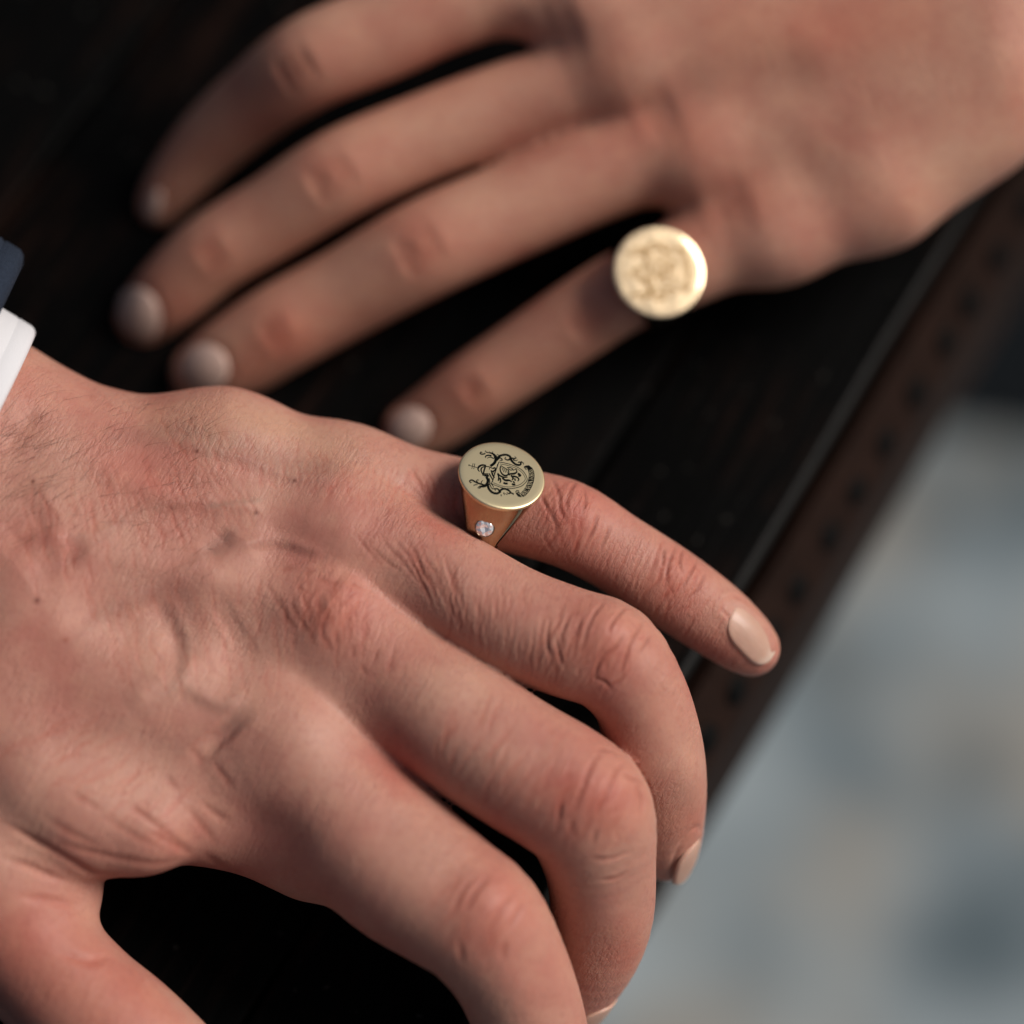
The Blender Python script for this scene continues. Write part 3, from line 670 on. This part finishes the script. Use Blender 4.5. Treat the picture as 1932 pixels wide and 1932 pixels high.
# ================================================================== BACK HAND
def back_hand():
    lo = C(160, 900, 575); hi = C(2420, -420, 575)
    Fd = Field((lo[0], lo[1], -92), (hi[0], hi[1], 2), 0.95)
    A = Fd.new(14.0); B = Fd.new(8.0)
    def pc(x0, y0, r0, d0, x1, y1, r1, d1, k=9.0):
        R0, R1 = r0 * S * d0 / 500, r1 * S * d1 / 500
        Fd.cone(A, C(x0, y0, d0 + R0), R0, C(x1, y1, d1 + R1), R1, k, 15)
    pc(1460, 425, 108, 524, 1650, 335, 122, 523); pc(1650, 335, 122, 523, 1790, 235, 116, 524); pc(1790, 235, 116, 524, 2000, 70, 135, 526)
    pc(1330, 290, 108, 524, 1850, 150, 140, 519)
    pc(1200, 130, 110, 524, 1850, 50, 140, 517)
    pc(1120, 10, 115, 525, 1850, -60, 140, 518); pc(1300, -120, 120, 532, 1800, -120, 140, 522)
    pc(2010, 55, 145, 524, 2500, -230, 180, 520); pc(1950, -40, 160, 520, 2450, -330, 190, 520)
    fg = {
      'index': [(1130, 10, 105, 536), (960, -20, 92, 537), (840, 8, 92, 538), (720, 62, 90, 539), (590, 116, 88, 541), (485, 190, 76, 550), (392, 272, 66, 558), (325, 350, 52, 563), (300, 386, 42, 565)],
      'middle': [(1200, 130, 104, 535), (1080, 165, 88, 536), (960, 202, 86, 538), (800, 260, 83, 539), (645, 328, 85, 540), (510, 412, 79, 545), (400, 480, 76, 549), (320, 552, 69, 553), (272, 600, 55, 556)],
      'ring': [(1330, 285, 104, 535), (1225, 295, 94, 535), (1130, 322, 95, 536), (965, 396, 92, 537), (805, 468, 93, 538), (650, 554, 86, 543), (530, 620, 85, 546), (440, 676, 79, 549), (385, 706, 64, 551)],
      'little': [(1470, 420, 108, 535), (1370, 455, 94, 535), (1240, 520, 80, 535), (1165, 556, 77, 535), (1080, 610, 76, 536), (975, 680, 72, 539), (885, 740, 69, 542), (815, 790, 63, 545), (775, 812, 55, 546)],
    }
    ch = {}
    for k, st in fg.items():
        Bi = Fd.new(8.0); ch[k] = Fd.chain(Bi, st); B = smin(B, Bi, 1.8)
    V, Q = Fd.extract(smin(A, B, 5.0)); V = laplace(V, Q, 8)
    return V, Q, ch
V2, Q2, CH2 = back_hand()
s = Sculpt(V2, Q2)
def joint(x, y, ax, ay, r, n, w, amt):
    L = math.hypot(ax, ay); ax, ay = ax / L, ay / L
    for i in range(n):
        o_ = (i - (n - 1) / 2) * w * 2.6; b_ = (i - (n - 1) / 2) * 5
        s.crease([(x + ax * (o_ - b_ * q * q) - ay * r * q, y + ay * (o_ - b_ * q * q) + ax * r * q) for q in (-.75, -.4, 0, .4, .75)], w, amt, 0.80)
    s.stroke([(x, y)], r * 1.0, 0.5, (1, .92, .91))
joint(625, 335, -.85, .52, 62, 4, 8, 0.6); joint(790, 470, -.87, .48, 66, 4, 8, 0.6); joint(1110, 600, -.83, .55, 58, 4, 7, 0.5); joint(560, 130, -.85, .5, 60, 3, 9, .6)
joint(400, 480, -.8, .58, 50, 2, 8, 0.5); joint(520, 625, -.85, .5, 55, 2, 8, .5); joint(895, 735, -.82, .56, 48, 2, 7, .5)
for pts, w, a in [([(1330, 400), (1420, 370)], 30, -1.2), ([(1210, 235), (1280, 200)], 30, -1.3), ([(1010, 70), (1100, 40)], 36, -1.6), ([(1500, 420), (1700, 330)], 34, .6),
                  ([(1360, 280), (1600, 210), (1800, 160)], 26, .9), ([(1240, 130), (1500, 100), (1750, 70)], 26, 1.0), ([(1450, 320), (1640, 250)], 30, -.9), ([(1350, 170), (1550, 140)], 30, -.9),
                  ([(1300, 50), (1500, 60), (1600, 180)], 22, .7), ([(1480, 160), (1540, 260), (1660, 330)], 18, .5)]: s.stroke(pts, w * 1.9, a * 0.35)
for pts, w, t in [([(1340, 395), (1420, 370)], 60, (1.0, .84, .82)), ([(1220, 230)], 60, (1, .9, .88)), ([(1780, 320), (1860, 280)], 90, (1.08, 1.14, 1.14)), ([(1450, 470), (1600, 430)], 60, (1.05, 1.05, 1.08)),
                  ([(1400, 60), (1700, 40)], 80, (1, .88, .84)), ([(1300, 260)], 50, (1, .88, .86)), ([(1150, 120)], 50, (1, .9, .88)), ([(250, 600), (310, 590)], 40, (.95, .85, .85)), ([(470, 700), (560, 640)], 40, (1, .86, .84))]:
    s.stroke(pts, w, 0, t, taper=False)
def ell(cx, cy, rx, ry, a=0.0, n=12): return [(cx + rx * math.cos(t) * math.cos(a) - ry * math.sin(t) * math.sin(a), cy + rx * math.cos(t) * math.sin(a) + ry * math.sin(t) * math.cos(a)) for t in np.linspace(0, 2 * math.pi, n, endpoint=False)]
NB = [ell(262, 592, 38, 52, R(-20)), ell(386, 694, 44, 46, R(-30)), ell(774, 806, 39, 37, R(-30)), ell(290, 388, 14, 30, R(15))]
for o_ in NB[:3]: s.stroke(closed(o_), 8, -0.3, taper=False)
V2 = s.done()
person2 = empty('person', tuple(W(C(1500, 300, 560))))
tag(person2, 'spread hand lying flat on the bench, farther from view and out of focus', 'person', 'people resting a hand on the bench')
hand2 = hand_mesh('hand', V2, Q2, s.tint, M_skin2, person2)
bpy.context.view_layer.update(); BV2 = bvh(hand2)
for o_ in NB: nail(BV2, o_, M_nail2, hand2, lift=0.3)

# ================================================================== SIGNET RINGS
CR = []                                              # crest strokes: (points, width start, width mid, width end), traced on the face
def cs(p, w0, w1=None, w2=None): CR.append((p, w0, w0 if w1 is None else w1, w0 if w2 is None else w2))
cs([(815, 478), (720, 768)], 7); cs([(800, 505), (735, 745)], 5)
cs([(815, 476), (940, 484), (1060, 512), (1140, 562), (1184, 650), (1140, 720), (1080, 762), (960, 800), (850, 800), (720, 768)], 6)
cs([(830, 500), (940, 506), (1050, 532), (1120, 575), (1160, 648), (1120, 705), (1065, 742), (960, 778), (855, 780), (745, 752)], 4)
# dragon on the shield
cs([(845, 518), (832, 560), (846, 610), (884, 640), (925, 632), (945, 595), (938, 560)], 9, 14, 9); cs([(845, 520), (895, 545), (945, 570)], 7); cs([(855, 540), (880, 600)], 5); cs([(875, 540), (905, 600)], 5); cs([(900, 545), (928, 600)], 5)
cs([(920, 535), (965, 530), (1000, 545), (970, 560), (935, 545)], 8); cs([(1035, 535), (1050, 570), (1015, 600), (965, 610), (945, 630)], 6, 16, 10); cs([(1035, 540), (1000, 560)], 6)
cs([(1060, 590), (1090, 600), (1075, 625), (1100, 610), (1060, 600)], 12); cs([(975, 625), (1000, 660), (985, 690)], 18, 14, 8); cs([(1000, 635), (1050, 640), (1075, 665), (1060, 690)], 16, 12, 8); cs([(1020, 660), (1030, 690)], 12)
cs([(800, 620), (830, 650), (880, 665), (930, 655)], 8, 14, 8); cs([(800, 630), (815, 670), (810, 720)], 12); cs([(830, 680), (840, 720), (825, 745)], 14, 10, 5); cs([(860, 675), (900, 700), (950, 695), (985, 710)], 14, 18, 8); cs([(875, 735), (905, 742), (930, 735)], 16); cs([(985, 735), (1005, 742), (1030, 735)], 16); cs([(1000, 700), (1020, 720)], 12)
# helmet and crest
cs([(650, 545), (600, 545), (560, 570), (545, 605), (565, 635)], 12, 16, 8); cs([(640, 560), (600, 575), (585, 610), (600, 650), (620, 680)], 8, 12, 8); cs([(640, 556), (690, 556), (735, 572)], 8); cs([(640, 560), (625, 610), (610, 680)], 12); cs([(735, 572), (765, 560), (770, 585), (735, 610), (710, 600)], 10, 14, 10)
cs([(720, 600), (735, 650), (760, 690)], 12, 16, 8); cs([(745, 600), (765, 650)], 8); cs([(625, 655), (680, 650)], 10); cs([(625, 675), (690, 672)], 14); cs([(690, 640), (720, 690), (740, 720)], 10); cs([(700, 560), (690, 590)], 6)
cs([(425, 570), (545, 588)], 5); cs([(482, 538), (465, 612)], 5); cs([(504, 538), (490, 612)], 5); cs([(430, 560), (427, 580)], 8)
# mantling above
cs([(705, 545), (755, 500), (775, 450), (760, 400), (720, 375), (670, 375)], 20, 26, 6); cs([(740, 520), (770, 480), (785, 430), (780, 390)], 6); cs([(670, 375), (640, 365), (645, 350)], 10, 8, 3); cs([(735, 385), (735, 350)], 10, 8, 3); cs([(700, 380), (690, 355)], 8, 6, 3)
cs([(640, 390), (600, 405), (572, 398), (585, 378), (600, 388)], 10, 10, 5); cs([(720, 410), (670, 410), (640, 430), (645, 448)], 14, 10, 4); cs([(750, 440), (700, 430), (660, 450)], 10, 8, 3)
cs([(770, 470), (800, 420), (850, 385), (910, 370), (960, 385), (965, 415), (930, 435), (895, 425), (905, 400)], 16, 18, 6); cs([(790, 460), (830, 420), (860, 445), (825, 455)], 10, 10, 5); cs([(790, 380), (830, 395)], 6)
cs([(960, 395), (985, 440), (1030, 475), (1080, 480), (1105, 455), (1080, 440), (1065, 455)], 22, 16, 6); cs([(960, 400), (1010, 405), (1040, 395), (1020, 375)], 14, 10, 3); cs([(1000, 420), (1040, 430), (1060, 410)], 12, 8, 3); cs([(1100, 430), (1130, 445), (1140, 468)], 10, 9, 3)
# mantling below
cs([(655, 685), (675, 735), (660, 785), (620, 815), (570, 825), (545, 850)], 22, 24, 5); cs([(690, 700), (700, 750), (690, 790)], 8); cs([(640, 800), (580, 790), (520, 775), (470, 755), (440, 770), (450, 790), (470, 780)], 14, 12, 5); cs([(560, 790), (530, 760), (545, 740), (560, 748)], 10, 8, 4)
cs([(600, 800), (590, 765), (610, 742)], 10, 8, 3); cs([(540, 800), (500, 815), (490, 825)], 9, 7, 3); cs([(600, 820), (570, 845), (560, 855)], 9, 7, 3)
cs([(670, 780), (690, 840), (740, 880), (800, 880), (825, 850), (800, 825), (765, 830), (775, 850)], 22, 18, 6); cs([(700, 780), (730, 830), (770, 820)], 9); cs([(710, 760), (745, 800), (740, 815)], 9, 8, 4)
cs([(830, 870), (845, 830), (890, 810), (945, 825), (965, 850), (940, 865), (920, 850)], 16, 16, 6); cs([(845, 890), (850, 910)], 12, 9, 4); cs([(880, 860), (890, 890)], 12, 9, 4); cs([(955, 830), (985, 855), (1005, 855), (1000, 875)], 12, 10, 4); cs([(900, 870), (930, 880)], 7)
RIB_O = [(1216, 472), (1250, 492), (1272, 530), (1281, 590), (1272, 660), (1246, 735), (1208, 805), (1165, 858), (1128, 884)]
RIB_I = [(1178, 500), (1196, 535), (1206, 580), (1203, 630), (1188, 690), (1165, 745), (1135, 795), (1100, 835), (1092, 842)]
cs([(1216, 474), (1180, 488), (1145, 492)], 12, 22, 6); cs([(1145, 494), (1165, 520), (1180, 520)], 8); cs([(1110, 882), (1075, 868), (1040, 842)], 8, 24, 10); cs([(1035, 838), (1045, 815), (1075, 812), (1070, 830)], 8, 7, 4); cs([(1092, 842), (1055, 830)], 9)
# BERNARD, one serif letter each in a unit cell (x 0..1 along the ribbon, y 0..1 up)
GLY = {
 'B': [[(.15, 0), (.15, 1)], [(0, 1), (.6, 1), (.85, .88), (.85, .64), (.6, .53), (.15, .53)], [(.6, .53), (.92, .42), (.92, .12), (.6, 0), (0, 0)]],
 'E': [[(.15, 0), (.15, 1)], [(0, 1), (.9, 1), (.9, .8)], [(.15, .52), (.65, .52)], [(0, 0), (.9, 0), (.9, .22)]],
 'R': [[(.15, 0), (.15, 1)], [(0, 1), (.6, 1), (.85, .88), (.85, .62), (.6, .5), (.15, .5)], [(.5, .5), (.85, 0), (1, 0)], [(0, 0), (.32, 0)]],
 'N': [[(.12, 0), (.12, 1)], [(0, 1), (.2, 1), (.88, 0)], [(.88, 0), (.88, 1)], [(.74, 1), (1, 1)], [(0, 0), (.26, 0)]],
 'A': [[(.1, 0), (.5, 1), (.9, 0)], [(.26, .36), (.74, .36)], [(0, 0), (.26, 0)], [(.74, 0), (1, 0)]],
 'D': [[(.15, 0), (.15, 1)], [(0, 1), (.5, 1), (.85, .8), (.92, .5), (.85, .2), (.5, 0), (0, 0)]]}
def to_face(x, y): return np.array([(637 - y) / 423.0, (856 - x) / 560.0])   # face right, face up, unit disc
def ribbon_strip(pts, w, z, Vs, Fs, cr=True):
    P = np.array(pts, float)
    if cr and len(P) > 2:
        Qp = []; wi = []
        for i in range(len(P) - 1):
            p0 = P[max(i - 1, 0)]; p1 = P[i]; p2 = P[i + 1]; p3 = P[min(i + 2, len(P) - 1)]
            for t in np.linspace(0, 1, 6)[:-1]:
                Qp.append(0.5 * (2 * p1 + (p2 - p0) * t + (2 * p0 - 5 * p1 + 4 * p2 - p3) * t * t + (3 * p1 - p0 - 3 * p2 + p3) * t ** 3))
        Qp.append(P[-1]); P = np.array(Qp)
    T = np.gradient(P, axis=0); T /= np.maximum(np.linalg.norm(T, axis=1), 1e-9)[:, None]; Nn = np.stack([-T[:, 1], T[:, 0]], 1)
    u = np.linspace(0, 1, len(P)); ww = np.where(u < .5, w[0] + (w[1] - w[0]) * 2 * u, w[1] + (w[2] - w[1]) * (2 * u - 1)) / 2
    b = len(Vs)
    for p, n_, q in zip(P, Nn, ww):
        for sg in (-1, 1): Vs.append((*(p + n_ * q * sg), z))
    for i in range(len(P) - 1): Fs.append((b + 2 * i, b + 2 * i + 2, b + 2 * i + 3, b + 2 * i + 1))

def signet(name, label, Pc, n, a, Rf, h, rf, bandw, mats, gem, place_group, crest_dir=(1.0, 0.0, 0.0)):
    """Pc face centre (C mm), n face normal, a finger direction (towards the tip), Rf face radius, h face height over the finger axis, rf finger radius."""
    n = np.array(n, float); n /= np.linalg.norm(n); a = np.array(a, float); a -= n * (a @ n); a /= np.linalg.norm(a)
    c = np.cross(n, a)                               # sideways
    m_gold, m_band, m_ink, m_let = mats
    root = empty(name, tuple(W(Pc - n * h))); tag(root, label, 'ring', place_group)
    T = lambda P: W(np.asarray(P)[:, :1] * a + np.asarray(P)[:, 1:2] * c + np.asarray(P)[:, 2:3] * n + Pc)
    ae = np.array(crest_dir, float); ae -= n * (ae @ n); ae /= np.linalg.norm(ae); ce = np.cross(n, ae)     # foot and side of the crest
    TE = lambda P: W(np.asarray(P)[:, :1] * ae + np.asarray(P)[:, 1:2] * ce + np.asarray(P)[:, 2:3] * n + Pc)
    # face: a slightly domed disc with a rounded rim
    N_ = 128; prof = [(0.0, .0), (.5, -.004), (.85, -.014), (.955, -.02), (.975, -.045), (.99, -.10), (1.0, -.20), (1.0, -.50), (.99, -.75)]
    Vs = [(0, 0, 0)]; Fs = []
    for r_, z in prof[1:]:
        for i in range(N_):
            t = 2 * math.pi * i / N_; Vs.append((Rf * r_ * math.cos(t), Rf * r_ * math.sin(t), z if r_ < .96 else z))
    for i in range(N_): Fs.append((0, 1 + i, 1 + (i + 1) % N_))
    for k in range(len(prof) - 2):
        for i in range(N_): Fs.append((1 + k * N_ + i, 1 + (k + 1) * N_ + i, 1 + (k + 1) * N_ + (i + 1) % N_, 1 + k * N_ + (i + 1) % N_))
    keep(mesh_obj('face', T(Vs), Fs, m_gold), root)
    # shank: sections from under the face down both sides, then round the finger
    ro = rf + 1.1; secs = []
    for t in np.linspace(0, 1, 22):
        z = -0.7 + (-(h) + 0.7) * t; e = t * t * (3 - 2 * t)
        X = Rf * .985 + (max(ro, Rf * .97) - Rf * .985) * t; Y = Rf * .985 + (bandw - Rf * .985) * (1 - (1 - t) ** 1.12)
        secs.append((X, Y, z, 2 + 3.6 * t ** 1.3))
    Vs = []; Fs = []
    for X, Y, z, ex in secs:
        for i in range(N_):
            t = 2 * math.pi * i / N_; ct, st = math.cos(t), math.sin(t)
            Vs.append((Y * math.copysign(abs(ct) ** (2 / ex), ct), X * math.copysign(abs(st) ** (2 / ex), st), z))
    for k in range(len(secs) - 1):
        for i in range(N_): Fs.append((k * N_ + i, (k + 1) * N_ + i, (k + 1) * N_ + (i + 1) % N_, k * N_ + (i + 1) % N_))
    X0 = secs[-1][0]; b0 = len(Vs); Mh = 48; cp = [(-1, 0), (-1, .6), (-.86, .92), (-.4, 1), (.4, 1), (.86, .92), (1, .6), (1, 0)]
    for k in range(Mh + 1):
        t = math.pi * k / Mh
        for y_, q in cp:
            rr = X0 - 1.4 + 1.4 * q; Vs.append((bandw * (1 - .12 * math.sin(t)) * y_, rr * math.cos(t), -h - rr * math.sin(t)))
    for k in range(Mh):
        for j in range(len(cp)):
            j2 = (j + 1) % len(cp); Fs.append((b0 + k * 8 + j, b0 + k * 8 + j2, b0 + (k + 1) * 8 + j2, b0 + (k + 1) * 8 + j))
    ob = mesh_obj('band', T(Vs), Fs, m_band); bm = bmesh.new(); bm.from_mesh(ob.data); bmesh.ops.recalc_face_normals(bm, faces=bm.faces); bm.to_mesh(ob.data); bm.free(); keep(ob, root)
    # engraving
    Vs = []; Fs = []
    for p, w0, w1, w2 in CR: ribbon_strip(p, tuple(q * (1.45 if q > 9 else 1.15) + 2 for q in (w0, w1, w2)), 0, Vs, Fs)
    def rib(u):
        u = np.clip(u, 0, 1) * (len(RIB_O) - 1); i = min(int(u), len(RIB_O) - 2); f = u - i
        return np.array(RIB_O[i]) * (1 - f) + np.array(RIB_O[i + 1]) * f, np.array(RIB_I[i]) * (1 - f) + np.array(RIB_I[i + 1]) * f
    b = len(Vs)
    for u in np.linspace(0, 1, 41):
        o_, i_ = rib(u); Vs.append((*o_, 0)); Vs.append((*i_, 0))
    for k in range(40): Fs.append((b + 2 * k, b + 2 * k + 1, b + 2 * k + 3, b + 2 * k + 2))
    def lay(Vs, zz):
        out = []
        for x, y, _ in Vs:
            f = to_face(x, y); rr = np.hypot(*f); out.append((-f[1] * Rf, f[0] * Rf, -0.02 * min(1, rr) + zz))
        return out
    # face up (crest) points to the wrist: -a ; face right = image up: choose sign so that lettering is not mirrored
    eg = mesh_obj('engraving', TE(lay(Vs, 0.018)), Fs, m_ink, smooth=False); keep(eg, root)
    Vl = []; Fl = []; word = 'BERNARD'; u0, u1 = 0.91, 0.13
    for i, chh in enumerate(word):
        ua = u0 + (u1 - u0) * i / len(word); ub = u0 + (u1 - u0) * (i + .80) / len(word)
        for st in GLY[chh]:
            pts_ = []
            for x, y in st:
                o_, i_ = rib(ua + (ub - ua) * x); f = 0.86 - .70 * (1 - y); pts_.append(o_ + (i_ - o_) * f)
            ribbon_strip(pts_, (7.5, 7.5, 7.5) if len(st) == 2 and abs(st[0][0] - st[1][0]) < .05 else (5, 5, 5), 0, Vl, Fl, cr=False)
    lt = mesh_obj('lettering', TE(lay(Vl, 0.034)), Fl, m_let, smooth=False); keep(lt, root)
    for o_ in (eg, lt):
        bm = bmesh.new(); bm.from_mesh(o_.data); nz = Vector(Wd(n))
        bm.normal_update()
        for f in bm.faces:
            if f.normal.dot(nz) < 0: f.normal_flip()
        bm.to_mesh(o_.data); bm.free()
    if gem:                                          # a brilliant set flush in the shoulder
        sx, sy, tt = gem; X = Rf * .985 + (max(ro, Rf * .97) - Rf * .985) * tt; zz = -0.7 - (h - .7) * tt
        q = np.array([[sx, -X, zz]]); gc = (q[:, :1] * a + q[:, 1:2] * c + q[:, 2:3] * n + Pc)[0]; gn = -c * .85 + n * .5; gn = gn / np.linalg.norm(gn); gr = 1.48; gc = gc + gn * .30
        gx = a; gy = np.cross(gn, gx); Vg = []; Fg = []
        G3 = lambda r_, t, z: gc + gx * r_ * math.cos(t) + gy * r_ * math.sin(t) + gn * z
        P8 = math.pi / 8
        tb = [G3(gr * .50, 2 * P8 * i + P8, .20 + .10 * (i % 2)) for i in range(8)]; md_ = [G3(gr * .80, 2 * P8 * i, .30 - .08 * (i % 3)) for i in range(8)]; gd = [G3(gr, P8 * i, .0) for i in range(16)]
        Vg = tb + md_ + gd + [G3(gr, P8 * i, -0.7) for i in range(16)] + [G3(.12, 1.0, -.12)]
        for i in range(8):
            j = (i + 1) % 8
            Fg += [(48, i, j), (i, 8 + i, (i - 1) % 8), (8 + i, 16 + 2 * i, 16 + (2 * i + 1) % 16), (8 + i, 16 + (2 * i - 1) % 16, 16 + 2 * i), (i, 16 + 2 * i + 1, 8 + i), (i, 8 + j, 16 + 2 * i + 1)]
        for i in range(16):
            j = (i + 1) % 16; Fg += [(16 + i, 32 + i, 32 + j, 16 + j)]
        M = Mat('diamond'); M.set(Base_Color=(0.97, 0.98, 1, 1), Roughness=0.04, IOR=2.4, Specular_IOR_Level=1.0, Metallic=0.4)
        og = mesh_obj('diamond', W(np.array(Vg)), Fg, M.m, smooth=False); bm = bmesh.new(); bm.from_mesh(og.data); bmesh.ops.recalc_face_normals(bm, faces=bm.faces); bm.to_mesh(og.data); bm.free(); keep(og, root)
        Vb = []; Fb = []; bp_ = [(gr * 1.0, -.7), (gr * 1.0, .02), (gr * 1.05, .05), (gr * 1.12, -.02), (gr * 1.20, -.8)]
        for r_, z in bp_:
            for i in range(32): Vb.append(G3(r_, 2 * math.pi * i / 32, z))
        for k in range(4):
            for i in range(32): Fb.append((k * 32 + i, k * 32 + (i + 1) % 32, (k + 1) * 32 + (i + 1) % 32, (k + 1) * 32 + i))
        keep(mesh_obj('setting', W(np.array(Vb)), Fb, m_band), root)
    return root
# ring on the front hand
fc = C(947, 896, 489.5)
signet('signet_ring', 'gold signet ring with black engraved BERNARD crest and side diamond, on the sharp front hand', fc,
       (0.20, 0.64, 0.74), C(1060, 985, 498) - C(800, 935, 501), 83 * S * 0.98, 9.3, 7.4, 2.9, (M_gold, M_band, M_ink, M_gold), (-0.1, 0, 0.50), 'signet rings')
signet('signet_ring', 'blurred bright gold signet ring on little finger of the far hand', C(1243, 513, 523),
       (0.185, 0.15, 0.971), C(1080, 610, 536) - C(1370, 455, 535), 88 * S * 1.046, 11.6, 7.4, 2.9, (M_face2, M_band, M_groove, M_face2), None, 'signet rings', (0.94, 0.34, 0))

# ================================================================== FINE HAIR ON THE WRIST
hv = []; hf = []
def hair(px, py, ang, L, bv):
    eye = Vector((0, 0, 500.0)); d = (Vector(C(px, py, 480.0)) - eye).normalized(); loc, nn, _, _ = bv.ray_cast(eye, d)
    if loc is None: return
    p = np.array(loc); nn = np.array(nn); v = np.array([math.cos(ang), math.sin(ang), 0.0]); v -= nn * (v @ nn); v /= np.linalg.norm(v)
    sd_ = np.cross(v, nn); cur = rng.normal(0, .25); b = len(hv); k = 5; r0 = rng.uniform(.014, .024)
    for i in range(k + 1):
        t = i / k; q = p + v * L * t + nn * (L * (.28 * t - .26 * t * t)) + sd_ * cur * L * t * t * .6; r_ = r0 * (1 - .8 * t)
        for j in range(3):
            w = 2 * math.pi * j / 3; hv.append(q + sd_ * r_ * math.cos(w) + nn * r_ * math.sin(w))
    for i in range(k):
        for j in range(3): hf.append((b + 3 * i + j, b + 3 * i + (j + 1) % 3, b + 3 * i + 3 + (j + 1) % 3, b + 3 * i + 3 + j))
for _ in range(150):
    u = rng.uniform(0, 1) ** 1.3; px_ = -30 + 420 * u; py_ = 720 + 330 * rng.uniform(0, 1) + 60 * u
    hair(px_, py_, R(rng.normal(38, 16)), rng.uniform(3, 8), BV1)
for _ in range(40): hair(rng.uniform(-20, 130), rng.uniform(800, 950), R(rng.normal(35, 12)), rng.uniform(6, 12), BV1)
M_hair = simple('hair', (0.07, 0.035, 0.02), 0.5, spec=0.3)
ho = mesh_obj('arm_hair', W(np.array(hv)), hf, M_hair); ho.parent = hand1; ho.matrix_parent_inverse = hand1.matrix_world.inverted(); tag(ho, kind='stuff')
